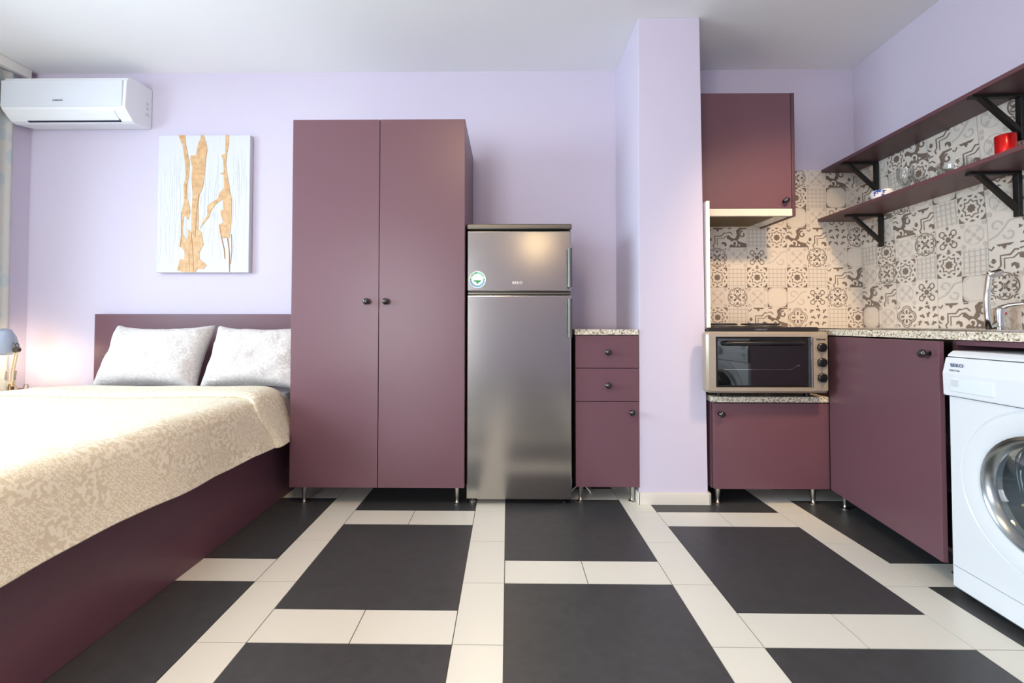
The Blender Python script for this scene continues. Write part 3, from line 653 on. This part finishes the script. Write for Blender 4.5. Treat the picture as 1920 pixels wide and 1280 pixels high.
m = MB(); m.lathe(FB, (0, 0, 1), [(0.027, 0), (0.027, 0.006), (0.022, 0.010), (0.021, 0.05), (0.024, 0.075), (0.022, 0.085), (0.012, 0.092), (0, 0.094)], 24)
bd = m.build('body', M_chrome, fa, smooth=True)
pts = []
for t in [i/14 for i in range(15)]:
    pts.append(FB + Vector((-0.055 - 0.012*math.sin(PI*t) + 0.01*t, -0.01, 0.005 + 0.235*t)))
m = MB(); m.tube([FB + Vector((-0.005, 0, 0.03)), FB + Vector((-0.035, -0.005, 0.01))] + pts, [0.012, 0.012] + [0.011]*15, 14)
m.build('spout', M_chrome, fa, smooth=True)
m = MB(); p = pts[-1]; m.lathe(p + Vector((0.0, 0, -0.012)), (0.8, -0.3, 0.35), [(0.012, -0.01), (0.015, 0), (0.015, 0.035), (0.011, 0.04)], 18)
m.build('nozzle', M_chrome, fa, smooth=True)
m = MB(); m.tube([FB + Vector((0, 0, 0.085)), FB + Vector((0.02, -0.02, 0.10)), FB + Vector((0.045, -0.05, 0.105))], [0.012, 0.009, 0.007], 12)
m.build('lever', M_chrome, fa, smooth=True)
m = MB(); m.lathe(FB + Vector((0.004, -0.022, 0.065)), (0, -1, 0), [(0.004, 0), (0.004, 0.0015), (0, 0.0018)], 10); m.build('temperature_dot', M_red, fa, label='small red dot')

c = thing('base_cabinet', 'plum corner base cabinet with large violet-plum door beside the washing machine', 'cabinet', R3(1.95, 1.95, 0))
m = MB(XR)
m.box(1.680, 1.698, 2.25, YB-0.03, 0.09, 0.872); m.box(1.680, 2.20, 1.552, 1.570, 0.09, 0.872); m.box(1.690, 2.20, 1.570, YB-0.03, 0.09, 0.108)
m.build('carcass', M_plum_d, c, bevel=0.001)
hx, hy = 1.642, 2.238       # the door hangs a little ajar
DA = math.radians(9.0)
XD = Matrix.Translation((hx, hy, 0)) @ Matrix.Rotation(-DA, 4, 'Z')
dr = MB(XD).box(0, 0.018, -0.682, 0, 0.09, 0.868).build('door', M_plum, c, bevel=0.0015, label='large door standing slightly ajar')
knob((0, -0.64, 0.823), (-1, 0, 0), dr, XD)
foot(1.73, 1.62, 0.09, c, XR); foot(1.73, 2.2, 0.09, c, XR); foot(2.12, 1.62, 0.09, c, XR); foot(2.12, 2.6, 0.09, c, XR)
m = MB(XR); m.box(1.672, 1.690, 0.92, 1.549, 0.855, 0.872)
tag(m.build('support_rail', M_plum, bevel=0.001), 'narrow plum rail beneath the right worktop above the washing machine', 'rail')

# ------------------------------------------------------------------ washing machine
WA = math.radians(4.3)
XW = Matrix.Translation((1.540, 1.545, 0)) @ Matrix.Rotation(-WA, 4, 'Z')     # local: front plane x=0, y from 0 toward the camera to -0.60
wm = thing('washing_machine', 'white front-loading washing machine under the right worktop', 'washing machine', tuple(XW @ Vector((0.25, -0.3, 0))))
def yz_rr(y0, y1, z0, z1, r, x, n=5): return [(x, a, b_) for a, b_ in rrect(y0, y1, z0, z1, r, n)]
m = MB(XW)
WC = (-0.300, 0.430)
def ring_pts(r, x, n=48): return [(x, WC[0] + r*math.cos(2*PI*k/n), WC[1] + r*math.sin(2*PI*k/n)) for k in range(n)]
def sq_pts(x, e=0.0, n=48):
    out = []
    for k in range(n):
        a = 2*PI*k/n; dy, dz = math.cos(a), math.sin(a)
        y0, y1, z0, z1 = -0.597+e-WC[0], -0.003-e-WC[0], 0.022+e-WC[1], 0.680-WC[1]
        t = min([(y1/dy) if dy > 1e-6 else (y0/dy) if dy < -1e-6 else 9, (z1/dz) if dz > 1e-6 else (z0/dz) if dz < -1e-6 else 9])
        out.append((x, WC[0]+dy*t, WC[1]+dz*t))
    return out
# snap corners of the front sheet
def snap(ps, e):
    cor = [(-0.597+e, 0.022+e), (-0.003-e, 0.022+e), (-0.597+e, 0.680), (-0.003-e, 0.680)]
    ps = list(ps)
    for cy, cz in cor:
        i = min(range(len(ps)), key=lambda k: (ps[k][1]-cy)**2 + (ps[k][2]-cz)**2); ps[i] = (ps[i][0], cy, cz)
    return ps
m.rings([snap(sq_pts(0.50), 0), snap(sq_pts(0.012), 0), snap(sq_pts(0.0, 0.010), 0.010), ring_pts(0.252, 0.0), ring_pts(0.247, 0.004), ring_pts(0.243, -0.003), ring_pts(0.205, -0.004), ring_pts(0.175, 0.012), ring_pts(0.170, 0.03), ring_pts(0.166, 0.05)], cap=False)
m.build('cabinet_body', M_wwhite, wm, smooth=True)
m = MB(XW); m.rings([ring_pts(0.180, 0.004), ring_pts(0.178, -0.010), ring_pts(0.168, -0.016), ring_pts(0.158, -0.010), ring_pts(0.150, 0.010)], cap=False)
dw = m.build('porthole_door', M_ringm, wm, smooth=True, label='chrome ringed round door')
m = MB(XW); m.rings([ring_pts(0.152, 0.008), ring_pts(0.140, 0.020), ring_pts(0.120, 0.06), ring_pts(0.105, 0.09), ring_pts(0.06, 0.085), ring_pts(0.002, 0.08)], cap=False)
m.build('glass_bowl', M_doorglass, dw, smooth=True)
m = MB(XW); m.rings([ring_pts(0.166, 0.045), ring_pts(0.150, 0.07), ring_pts(0.128, 0.10), ring_pts(0.135, 0.14)], cap=False)
m.build('door_seal', mat('grey_rubber', lin(110, 116, 120), 0.5), wm, smooth=True)
m = MB(XW); m.rings([ring_pts(0.125, 0.12), ring_pts(0.22, 0.16), ring_pts(0.22, 0.40), ring_pts(0.001, 0.41)], cap=False)
for rr in (0.03, 0.055, 0.08, 0.105, 0.13, 0.155, 0.18):
    for k in range(int(rr*260)):
        a = 2*PI*k/int(rr*260); m.lathe((0.405, WC[0]+rr*math.cos(a), WC[1]+rr*math.sin(a)), (-1, 0, 0), [(0.006, 0), (0.003, 0.004), (0, 0.004)], 6, 1)
m.build('drum', [M_satin, M_blackm], wm, smooth=True)
m = MB(XW)
pf = [(0.03, 0.683), (-0.010, 0.683), (-0.012, 0.76), (0.0, 0.815), (0.03, 0.815)]
m.prism(pf, lambda x, z: (x, -0.600, z), lambda x, z: (x, 0.0, z))
cpn = m.build('control_panel', M_wwhite, wm, bevel=0.004)
m = MB(XW); pf = [(0.50, 0.817), (0.002, 0.817), (0.008, 0.826), (0.022, 0.838), (0.50, 0.838)]
m.prism(pf, lambda x, z: (x, -0.600, z), lambda x, z: (x, 0.0, z)); m.build('top_lid', M_wwhite, wm, bevel=0.005)
MB(XW).box(0.03, 0.50, -0.597, -0.003, 0.68, 0.816).build('upper_body', M_wwhite, wm)
m = MB(XW); m.box(-0.0006, 0.0, -0.585, -0.012, 0.1015, 0.1035); m.build('plinth_seam', M_line, wm)
# detergent drawer recess and prints
m = MB(XW); m.box(-0.0135, -0.009, -0.175, -0.030, 0.700, 0.745); m.build('detergent_drawer', mat('pale_drawer', lin(222, 230, 236), 0.3), cpn, bevel=0.003)
m = MB(XW); m.box(-0.0150, -0.0125, -0.062, -0.036, 0.718, 0.742); m.build('drawer_grip', M_acg, cpn, bevel=0.001)
PW = XW @ Matrix.Translation((-0.0095, -0.052, 0.789)) @ Matrix.Rotation(math.radians(-12), 4, 'Y') @ Matrix.Rotation(-PI/2, 4, 'Z') @ FX
text('BEKO', 0.017, M_blue, cpn, PW, spacing=1.1)
PW = XW @ Matrix.Translation((-0.0125, -0.046, 0.7715)) @ Matrix.Rotation(math.radians(-12), 4, 'Y') @ Matrix.Rotation(-PI/2, 4, 'Z') @ FX
text('WM 5100', 0.009, M_line, cpn, PW)
m = MB(XW); m.lathe((-0.011, -0.32, 0.745), (-1, 0, 0), [(0.03, 0), (0.028, 0.015), (0.02, 0.018), (0, 0.018)], 28); m.build('program_dial', M_wwhite, cpn, smooth=True)
for y in (-0.05, -0.55):
    for x in (0.05, 0.44): MB(XW).lathe((x, y, 0), (0, 0, 1), [(0.02, 0), (0.022, 0.024)], 14).build('foot', M_blackm, wm, smooth=True)

# ------------------------------------------------------------------ shelves, brackets
SH = []
for zb_, lab, xf_ in ((1.884, 'upper plum shelf high on the right wall above the glasses', 1.978), (1.574, 'lower plum shelf on the right wall carrying cup and glasses', 1.952)):
    xwv = xw(zb_)-0.0105
    o = MB(XR).box(xf_, xwv, 1.20, YB-0.012, zb_, zb_+0.018).build('wall_shelf', M_plum_d, bevel=0.001)
    tag(o, lab, 'shelf', 'plum wall shelves')
def bracket(y, zt, lab):
    b_ = thing('shelf_bracket', lab, 'bracket', R3(2.19, y, zt-0.19), 'black shelf brackets')
    x1 = min(xw(zt), xw(zt-0.19))-0.0110; t = 0.012
    m = MB(XR); m.box(x1-0.205, x1, y-t, y+t, zt-0.012, zt-0.0005); m.build('arm', M_blackm, b_, bevel=0.002)
    m = MB(XR); m.box(x1-0.016, x1, y-t, y+t, zt-0.190, zt-0.012); m.build('upright', M_blackm, b_, bevel=0.002)
    m = MB(XR); m.prism([(x1-0.170, zt-0.012), (x1-0.148, zt-0.012), (x1-0.016, zt-0.140), (x1-0.016, zt-0.166)], lambda x, z: (x, y-t*0.8, z), lambda x, z: (x, y+t*0.8, z)); m.build('brace', M_blackm, b_)
for zt, nm in ((1.884, 'upper'), (1.574, 'lower')):
    bracket(2.55, zt, 'black triangular bracket under the %s shelf, far one near the corner' % nm)
    bracket(1.80 if nm == 'upper' else 1.838, zt, 'black triangular bracket under the %s shelf, %s' % (nm, 'near one above the red tumbler' if nm == 'upper' else 'near one left of the frame edge'))
ZS = 1.5925
# blue-flowered cup
cu = thing('cup', 'white cup with blue flower print on the lower shelf', 'cup', (2.08, 2.41, ZS))
m = MB(); m.lathe((2.08, 2.41, ZS), (0, 0, 1), [(0.030, 0), (0.033, 0.004), (0.046, 0.025), (0.050, 0.060), (0.051, 0.076), (0.048, 0.076), (0.058, 0.060), (0.045, 0.02), (0, 0.012)], 32)
M_cup = mat('blue_flower_porcelain', lin(238, 236, 236), 0.15, vary=(38, lin(60, 80, 160), 0.56, 0.6))
m.build('bowl', M_cup, cu, smooth=True)
m = MB(); m.tube([(2.118, 2.385, ZS+0.062), (2.142, 2.372, ZS+0.062), (2.145, 2.370, ZS+0.035), (2.115, 2.388, ZS+0.025)], 0.005, 8); m.build('handle', M_cup, cu, smooth=True)
def glass(name, x, y, prof, lab, cat, grp=None):
    m = MB(); m.lathe((x, y, ZS), (0, 0, 1), prof, 28, cap=False); o = m.build(name, M_tumbler, smooth=True); return tag(o, lab, cat, grp)
glass('stemmed_glass', 2.09, 2.285, [(0.001, 0.001), (0.034, 0.002), (0.033, 0.004), (0.006, 0.010), (0.005, 0.055), (0.02, 0.07), (0.036, 0.10), (0.036, 0.14), (0.032, 0.165), (0.031, 0.165), (0.034, 0.14), (0.034, 0.10), (0.001, 0.068)], 'tall clear stemmed glass beside the flowered cup', 'glass', 'clear glasses')
glass('shot_glass', 2.085, 2.20, [(0.001, 0.001), (0.020, 0.001), (0.026, 0.085), (0.0245, 0.085), (0.019, 0.012), (0.001, 0.010)], 'small clear glass between stemmed glass and glass bowl', 'glass', 'clear glasses')
glass('glass_bowl', 2.085, 2.03, [(0.001, 0.001), (0.052, 0.001), (0.056, 0.006), (0.060, 0.075), (0.062, 0.088), (0.060, 0.094), (0.057, 0.094), (0.056, 0.075), (0.052, 0.010), (0.001, 0.008)], 'wide clear glass bowl in the middle of the lower shelf', 'bowl', 'clear glasses')
m = MB(); m.lathe((2.085, 1.822, ZS), (0, 0, 1), [(0.001, 0), (0.029, 0), (0.031, 0.004), (0.0335, 0.126), (0.032, 0.128), (0.029, 0.01), (0.001, 0.008)], 32, cap=False)
tag(m.build('tumbler', M_red, smooth=True), 'shiny red metal tumbler on the lower shelf', 'cup')

# ------------------------------------------------------------------ air conditioner
ac = thing('air_conditioner', 'white wall air conditioner above the bed', 'air conditioner', (-2.69, 2.65, 2.17))
xa, xb = -3.058, -2.300
pf = [(YB-0.001, 2.185), (YB-0.001, 2.440), (2.60, 2.436), (2.565, 2.420), (2.552, 2.395), (2.545, 2.235), (2.552, 2.222), (2.600, 2.172), (2.625, 2.166)]
m = MB(); m.prism(pf, lambda y, z: (xa, y, z), lambda y, z: (xb, y, z)); m.build('housing', M_acw, ac, bevel=0.004, seg=3)
m = MB(); m.prism([(2.556, 2.400), (2.541, 2.396), (2.540, 2.238), (2.550, 2.232)], lambda y, z: (xa+0.002, y, z), lambda y, z: (xb-0.018, y, z)); m.build('front_panel', mat('shade_greyed_plastic', lin(216, 220, 228), 0.4), ac, bevel=0.003)  # greyer than the housing: shade on the front is put into the colour
m = MB(); m.prism([(2.5560, 2.2165), (2.5530, 2.2135), (2.592, 2.1735), (2.595, 2.1765)], lambda y, z: (xa+0.10, y, z), lambda y, z: (xb-0.075, y, z)); m.build('louvre', M_acw, ac, bevel=0.001)
m = MB(); m.prism([(2.590, 2.182), (2.5955, 2.1725), (2.604, 2.168), (2.606, 2.180)], lambda y, z: (xa+0.11, y, z), lambda y, z: (xb-0.070, y, z)); m.build('air_slot', M_navy, ac, label='dark navy air outlet slot')
text('SAMSUNG', 0.013, mat('grey_print', lin(110, 116, 128), 0.5), ac, Matrix.Translation((-2.705, 2.5385, 2.272)) @ FX, spacing=1.1)
for z, r in ((2.33, 0.008), (2.30, 0.008), (2.262, 0.012)):
    MB().box(xb-0.0002, xb+0.001, 2.705-r, 2.705+r, z-0.008, z+0.008).build('side_icon', M_acg, ac)

# ------------------------------------------------------------------ painting
pt = thing('painting', 'white textured abstract canvas with gold streaks above the bed', 'painting', (-1.93, 2.72, 1.254))
MB().box(-2.226, -1.636, 2.706, YB-0.001, 1.254, 2.130).build('canvas', M_canvas, pt, bevel=0.004)
def PZ(x, y): return (-2.226 + (x-75)/715*0.590, 2.130 - (y-103)/1062*0.876)
GP = [
 [(232, 103), (285, 103), (290, 170), (305, 240), (322, 320), (318, 430), (305, 500), (310, 590), (330, 660), (335, 700), (318, 760), (300, 730), (282, 735), (278, 860), (300, 905), (318, 900), (318, 830), (345, 860), (345, 720), (350, 560), (340, 440), (345, 350), (328, 300), (330, 262), (355, 262), (372, 260), (385, 180), (405, 130), (410, 103), (428, 103), (450, 170), (458, 220), (448, 300), (440, 420), (428, 510), (400, 570), (396, 640), (400, 760), (396, 830), (425, 860), (440, 950), (410, 1010), (412, 1060), (440, 1085), (470, 1110), (440, 1140), (400, 1135), (378, 1162), (300, 1162), (240, 1150), (262, 1060), (292, 1070), (296, 1000), (275, 980), (258, 960), (268, 850), (266, 700), (285, 620), (280, 490), (298, 420), (285, 300), (268, 190)],
 [(600, 103), (625, 103), (625, 180), (612, 250), (605, 330), (612, 390), (628, 470), (640, 540), (655, 610), (655, 720), (648, 830), (640, 900), (575, 900), (555, 800), (570, 790), (592, 780), (570, 720), (568, 680), (592, 685), (585, 600), (530, 640), (495, 690), (480, 740), (430, 800), (412, 830), (430, 780), (465, 730), (465, 650), (505, 620), (545, 600), (560, 550), (592, 515), (590, 410), (560, 405), (590, 390), (585, 300), (568, 262), (598, 248)],
]
M_ = MB()
for g_ in GP: M_.prism([PZ(*p) for p in g_], lambda x, z: (x, 2.7035, z), lambda x, z: (x, 2.7062, z))
M_.build('gold_relief', M_gold, pt)
for path, wd in (([(565, 800), (580, 900), (600, 980), (608, 1060)], 5), ([(625, 900), (640, 1000), (645, 1160)], 5), ([(655, 870), (660, 1000), (650, 1100)], 3), ([(268, 700), (268, 900), (262, 970)], 5), ([(330, 1000), (335, 1150)], 4), ([(345, 860), (360, 1000), (368, 1150)], 5), ([(400, 560), (385, 700), (375, 900)], 5), ([(300, 480), (300, 600)], 5)):
    w2 = wd*0.0008
    P2 = [PZ(*p) for p in path]; M_ = MB()
    for (xa_, za_), (xb_, zb_) in zip(P2, P2[1:]):
        M_.prism([(xa_-w2/2, za_), (xa_+w2/2, za_), (xb_+w2/2, zb_), (xb_-w2/2, zb_)], lambda x, z: (x, 2.7028, z), lambda x, z: (x, 2.7060, z))
    M_.build('brown_streak', M_gold2, pt)
M_ = MB(); rnd = random.Random(3)
for i in range(110):
    x = rnd.uniform(-2.215, -1.648); z0 = rnd.uniform(1.27, 1.8); z1 = z0 + rnd.uniform(0.1, 0.33); P_ = []
    M_.tube([(x + 0.003*math.sin(7*t+i) + 0.0015*math.sin(19*t+i), 2.7062, z0+(z1-z0)*t) for t in [k/8 for k in range(9)]], [0.0006] + [0.0015]*7 + [0.0006], 5)
M_.build('white_ridges', M_canvas, pt, smooth=True)

# ------------------------------------------------------------------ bed
bd = thing('bed', 'plum bed with low side panels and headboard against the back wall', 'bed', (-1.9, 1.6, 0))
MB().box(-2.606, -1.2, 2.700, 2.730, 0.0, 0.991).build('headboard', M_plum, bd, bevel=0.002)
MB().box(-1.225, -1.203, 0.56, 2.700, 0.0, 0.40).build('side_panel', M_plum, bd, bevel=0.002)
MB().box(-2.606, -2.584, 0.56, 2.700, 0.0, 0.40).build('side_panel', M_plum, bd, bevel=0.002)
MB().box(-2.584, -1.225, 0.56, 0.582, 0.0, 0.40).build('foot_panel', M_plum, bd, bevel=0.002)
MB().box(-2.584, -1.225, 0.582, 2.700, 0.20, 0.24).build('slat_base', M_plum_d, bd)
m = MB(); m.box(-2.580, -1.235, 0.60, 2.690, 0.24, 0.541)
tag(m.build('mattress', M_sheet, bevel=0.022, seg=4), 'white mattress inside the plum bed frame', 'mattress')
PROF = [(-2.640, 0.40), (-2.640, 0.47), (-2.625, 0.515), (-2.58, 0.542), (-2.45, 0.560), (-2.2, 0.570), (-1.9, 0.572), (-1.6, 0.571), (-1.42, 0.570), (-1.30, 0.567), (-1.235, 0.558), (-1.202, 0.535), (-1.184, 0.48), (-1.168, 0.42), (-1.155, 0.37), (-1.143, 0.335)]
def prof(t):
    t = t*(len(PROF)-1); i = min(int(t), len(PROF)-2); f_ = t-i
    p0, p1, p2, p3 = PROF[max(i-1, 0)], PROF[i], PROF[i+1], PROF[min(i+2, len(PROF)-1)]
    c = lambda a, b_, c_, d_: 0.5*((2*b_) + (-a+c_)*f_ + (2*a-5*b_+4*c_-d_)*f_*f_ + (-a+3*b_-3*c_+d_)*f_**3)
    return c(p0[0], p1[0], p2[0], p3[0]), c(p0[1], p1[1], p2[1], p3[1])
def cloth(y0, y1, lift, wr_amp, seed, hem=0.0):
    def fn(u, v):
        x, z = prof(u); y = y0 + (y1-y0)*v
        nx = Vector((x*1.5 + seed, y*3.2 + x*0.8, seed))
        drape = max(0, min(1, (0.53 - z)/0.18)) if x > -1.9 else max(0, min(1, (0.53-z)/0.13))
        wv = noise.noise(nx)*0.012 + noise.noise(Vector((x*3 - y*4, y*2.0 + x*3, seed+3)))*0.005
        side = 1 if x > -1.9 else -0.1
        x2 = x + side*(lift*drape + drape*(0.010*math.sin(y*9+seed) + 0.012*noise.noise(Vector((y*4, seed, 0)))) )
        z2 = z + lift*(1-drape) + wv*(1-drape)*wr_amp + drape*(hem + 0.008*math.sin(y*5.3+seed) + 0.006*noise.noise(Vector((y*7, 2, seed))))
        if y > 2.15 and x > -1.9: x2 = min(x2, -1.124)
        return Vector((x2, y, z2))
    return fn
dv = thing('duvet', 'beige patterned duvet spread over the bed, hanging down its side', 'duvet', (-1.9, 1.4, 0.34))
m = MB(); m.grid(cloth(0.52, 2.21, 0.004, 1.0, 1.3), 90, 110)
o = m.build('cover', M_duvet, dv, smooth=True); s_ = o.modifiers.new('solid', 'SOLIDIFY'); s_.thickness = 0.010; s_.offset = 1
m = MB()
fb = cloth(2.04, 2.275, 0.026, 1.0, 1.3)
def foldfn(u, v):
    e = 0.5 - 0.5*math.cos(min(1, min(v, 1-v)*6)*PI)       # rounded edges
    sk = 0.030*noise.noise(Vector((u*7, 0, 5)))*(1-v)
    p = fb(u, v); p.y += sk + max(0, u-0.75)*0.30*(1-v)*0.6
    k = (1-e)*0.012
    dr_ = max(0, min(1, (0.53 - p.z)/0.18))
    p.z -= k*(1-dr_); p.x -= k*dr_ if p.x > -1.9 else 0
    return p
m.grid(foldfn, 90, 22)
o = m.build('turned_back_fold', M_duvet, dv, smooth=True); s_ = o.modifiers.new('solid', 'SOLIDIFY'); s_.thickness = 0.014; s_.offset = 1
# pillows
def pillow(cx, cy, cz, wd, ht, th, tilt, lean, seed, lab):
    m = MB(); n = 44
    Mx = Matrix.Translation((cx, cy, cz)) @ Matrix.Rotation(lean, 4, 'Y') @ Matrix.Rotation(tilt, 4, 'X')
    def side(sg):
        def fn(u, v):
            a, b_ = u*2-1, v*2-1
            pin = 1 - 0.20*(1 - abs(a)**2.5)*abs(b_)**2; pin2 = 1 - 0.09*(1 - b_*b_)*abs(a)**2
            x = a*wd/2*pin2; y = b_*ht/2*pin
            q_ = max(0, (1-a**4))*max(0, (1-b_**4)); h_ = th/2*(q_**0.55)
            h_ += 0.012*noise.noise(Vector((a*2.2+seed, b_*2.2, seed)))*min(1, q_*3) + 0.005*noise.noise(Vector((a*7+seed, b_*5, seed)))*min(1, q_*3)
            return Mx @ Vector((x, y, sg*h_ + 0.0015*sg))
        return fn
    m.grid(side(1), n, n); m.grid(side(-1), n, n)
    o = m.build('pillow', M_pillow, smooth=True)
    bm = bmesh.new(); bm.from_mesh(o.data); bmesh.ops.remove_doubles(bm, verts=bm.verts, dist=0.0035); bmesh.ops.recalc_face_normals(bm, faces=bm.faces); bm.to_mesh(o.data); bm.free()
    return tag(o, lab, 'pillow', 'pillows on the bed')
pillow(-2.000, 2.440, 0.742, 0.585, 0.40, 0.17, math.radians(66), 0, 1.0, 'pale patterned pillow at the left against the headboard')
pillow(-1.412, 2.445, 0.740, 0.575, 0.40, 0.17, math.radians(66), 0, 5.0, 'pale patterned pillow partly hidden behind the wardrobe')

# ------------------------------------------------------------------ curtain, nightstand, lamp
cu = thing('curtain', 'pale leaf-patterned curtain hanging in the left corner', 'curtain', (-3.06, 2.35, 0.02))
m = MB(); m.grid(lambda u, v: Vector((-3.0745 + 0.010*math.sin(u*34) + 0.003*math.sin(u*71+v*2), 2.12 + 0.505*u, 0.02 + 2.46*v)), 70, 20)
o = m.build('fabric', M_curtain, cu, smooth=True)
tag(MB().box(-3.089, -3.045, -0.4, 2.70, 2.49, ZC-0.001).build('curtain_rail', M_white, bevel=0.004), 'white curtain rail box along the ceiling at left', 'curtain rail')
ns = thing('nightstand', 'small white nightstand left of the bed under the desk lamp', 'nightstand', (-2.82, 2.45, 0))
m = MB(); m.box(-2.965, -2.672, 2.20, 2.70, 0.505, 0.530); m.build('top', M_white, ns, bevel=0.002)
m = MB(); m.box(-2.96, -2.942, 2.21, 2.69, 0, 0.505); m.box(-2.695, -2.677, 2.21, 2.69, 0, 0.505); m.box(-2.942, -2.695, 2.67, 2.69, 0, 0.505); m.box(-2.942, -2.695, 2.21, 2.67, 0.05, 0.07); m.build('carcass', M_white, ns)
MB().box(-2.94, -2.697, 2.205, 2.222, 0.33, 0.50).build('drawer', M_white, ns, bevel=0.002)
lp = thing('desk_lamp', 'blue-grey swing-arm desk lamp lit on the nightstand', 'lamp', (-2.852, 2.46, 0.53))
lx, ly = -2.852, 2.46
m = MB(); m.lathe((lx, ly, 0.530), (0, 0, 1), [(0.05, 0), (0.05, 0.010), (0.014, 0.014), (0.012, 0.05), (0.009, 0.055)], 24); m.build('base', mat('bronze_metal', lin(140, 110, 70), 0.3, metal=0.8), lp, smooth=True)
m = MB()
m.tube([(lx-0.010, ly, 0.575), (lx-0.002, ly, 0.66), (lx+0.020, ly, 0.775)], 0.005, 8); m.tube([(lx+0.010, ly, 0.575), (lx+0.014, ly, 0.66), (lx+0.034, ly, 0.775)], 0.005, 8)
m.box(lx-0.016, lx+0.016, ly-0.008, ly+0.008, 0.570, 0.602)
m.build('arm', mat('cream_metal', lin(225, 205, 170), 0.35, metal=0.3), lp, smooth=True)
for dx in (-0.022, 0.022):
    m = MB(); m.tube([(lx + dx*1.25 + 0.0045*math.cos(t*2*PI*9) - 0.008*(1-t), ly + 0.0045*math.sin(t*2*PI*9), 0.605 + 0.055*t) for t in [i/90 for i in range(91)]], 0.0013, 5); m.build('spring', M_steeld, lp, smooth=True)
m = MB(); m.lathe((lx+0.028, ly-0.010, 0.780), (0, 1, 0), [(0.016, 0), (0.017, 0.005), (0.016, 0.02)], 18); m.tube([(lx+0.020, ly, 0.79), (lx+0.018, ly, 0.808), (lx+0.030, ly, 0.818), (lx+0.040, ly, 0.806), (lx+0.036, ly, 0.79)], 0.003, 7)
m.tube([(lx+0.028, ly, 0.785), (lx+0.008, ly, 0.815), (lx-0.020, ly, 0.83)], 0.005, 8)
m.build('joint', M_steeld, lp, smooth=True)
hc = Vector((lx-0.050, ly, 0.835)); ax = Vector((0.35, -0.15, 1)).normalized()
m = MB(); m.lathe(hc, ax, [(0.070, -0.065), (0.068, -0.045), (0.060, -0.01), (0.048, 0.025), (0.032, 0.05), (0.026, 0.062), (0.0, 0.066)], 32, cap=False)
o = m.build('shade', mat('blue_grey_enamel', lin(165, 175, 195), 0.3), lp, smooth=True); s_ = o.modifiers.new('solid', 'SOLIDIFY'); s_.thickness = 0.0015
m = MB(); m.lathe(hc - ax*0.015, ax, [(0.001, -0.048), (0.018, -0.042), (0.028, -0.025), (0.028, -0.010), (0.014, 0.02), (0.012, 0.03)], 24)
m.build('bulb', mat('lit_bulb', (1, 0.8, 0.5, 1), 0.5, emit=(1.0, 0.78, 0.45, 1), estr=22), lp, smooth=True)
l = bpy.data.lights.new('desk_lamp_light', 'POINT'); l.energy = 3.0; l.color = (1.0, 0.78, 0.50); l.shadow_soft_size = 0.03
o = bpy.data.objects.new('desk_lamp_light', l); C.objects.link(o); o.location = hc - ax*0.085; o.parent = lp; o.matrix_parent_inverse = world_of(lp).inverted()
m = MB()
pts = [(lx+0.015, ly-0.005, 0.583)] + [(lx+0.05, ly-0.01, 0.56)] + [(lx+0.085 + 0.022*math.cos(t*2.2), ly-0.03 + 0.02*math.sin(t*2.7), 0.550 + 0.0012*t) for t in range(12)]
pts += [(lx+0.09+0.012, ly-0.03, 0.553), (lx+0.112, ly-0.03, 0.586), (lx+0.128, ly-0.03, 0.586), (lx+0.134, ly-0.03, 0.572), (lx+0.125, ly-0.03, 0.553), (lx+0.095, ly-0.02, 0.536)]
m.tube(pts, 0.0028, 7); m.build('power_cable', mat('bronze_cable', lin(150, 120, 85), 0.5), lp, smooth=True)

# ------------------------------------------------------------------ ceiling lamp of the room (behind and above the camera)
cl = thing('ceiling_lamp', 'round warm white glass ceiling lamp', 'lamp', (-0.3, 0.45, 2.40))
m = MB(); m.lathe((-0.3, 0.45, 2.54), (0, 0, 1), [(0.14, 0), (0.14, 0.0115)], 32); m.build('mount', M_white, cl)
m = MB(); m.lathe((-0.3, 0.45, 2.40), (0, 0, 1), [(0.001, 0.0), (0.10, 0.012), (0.16, 0.05), (0.175, 0.09), (0.16, 0.13), (0.14, 0.139)], 36, cap=False)
m.build('shade', mat('glowing_opal_glass', (1, 0.9, 0.75, 1), 0.4, emit=(1.0, 0.72, 0.42, 1), estr=30), cl, smooth=True)
kl = thing('added_spotlight', 'small added ceiling spotlight warming the backsplash', 'lamp', (1.45, 1.0, 2.50))
m = MB(); m.lathe((1.45, 1.0, 2.50), (0, 0, 1), [(0.05, 0.0), (0.055, 0.045), (0.055, 0.051)], 24, cap=False); m.build('housing', M_white, kl, smooth=True)
l = bpy.data.lights.new('backsplash_fill', 'SPOT'); l.energy = 165; l.color = (1.0, 0.68, 0.38); l.spot_size = math.radians(60); l.spot_blend = 0.9; l.shadow_soft_size = 0.12  # unseen spot added to warm and brighten the backsplash
o = bpy.data.objects.new('backsplash_fill', l); C.objects.link(o); o.location = (1.45, 1.0, 2.49)
o.rotation_euler = (Vector((1.65, 2.7, 0.80)) - Vector(o.location)).to_track_quat('-Z', 'Y').to_euler()

pd = thing('pendant_lamp', 'warm white globe pendant lamp behind the camera', 'lamp', (0.42, -1.8, 1.95))
m = MB(); m.lathe((0.42, -1.8, 2.1), (0, 0, 1), [(0.001, -0.17)] + [(0.17*math.sin(a), -0.17*math.cos(a)) for a in [PI*k/14 for k in range(1, 14)]] + [(0.02, 0.17)], 28, cap=False); m.build('globe', mat('glowing_globe_glass', (1, 0.9, 0.75, 1), 0.4, emit=(1.0, 0.74, 0.42, 1), estr=7), pd, smooth=True)
m = MB(); m.tube([(0.42, -1.8, 2.265), (0.42, -1.8, 2.55)], 0.004, 8); m.build('cord', M_white, pd)
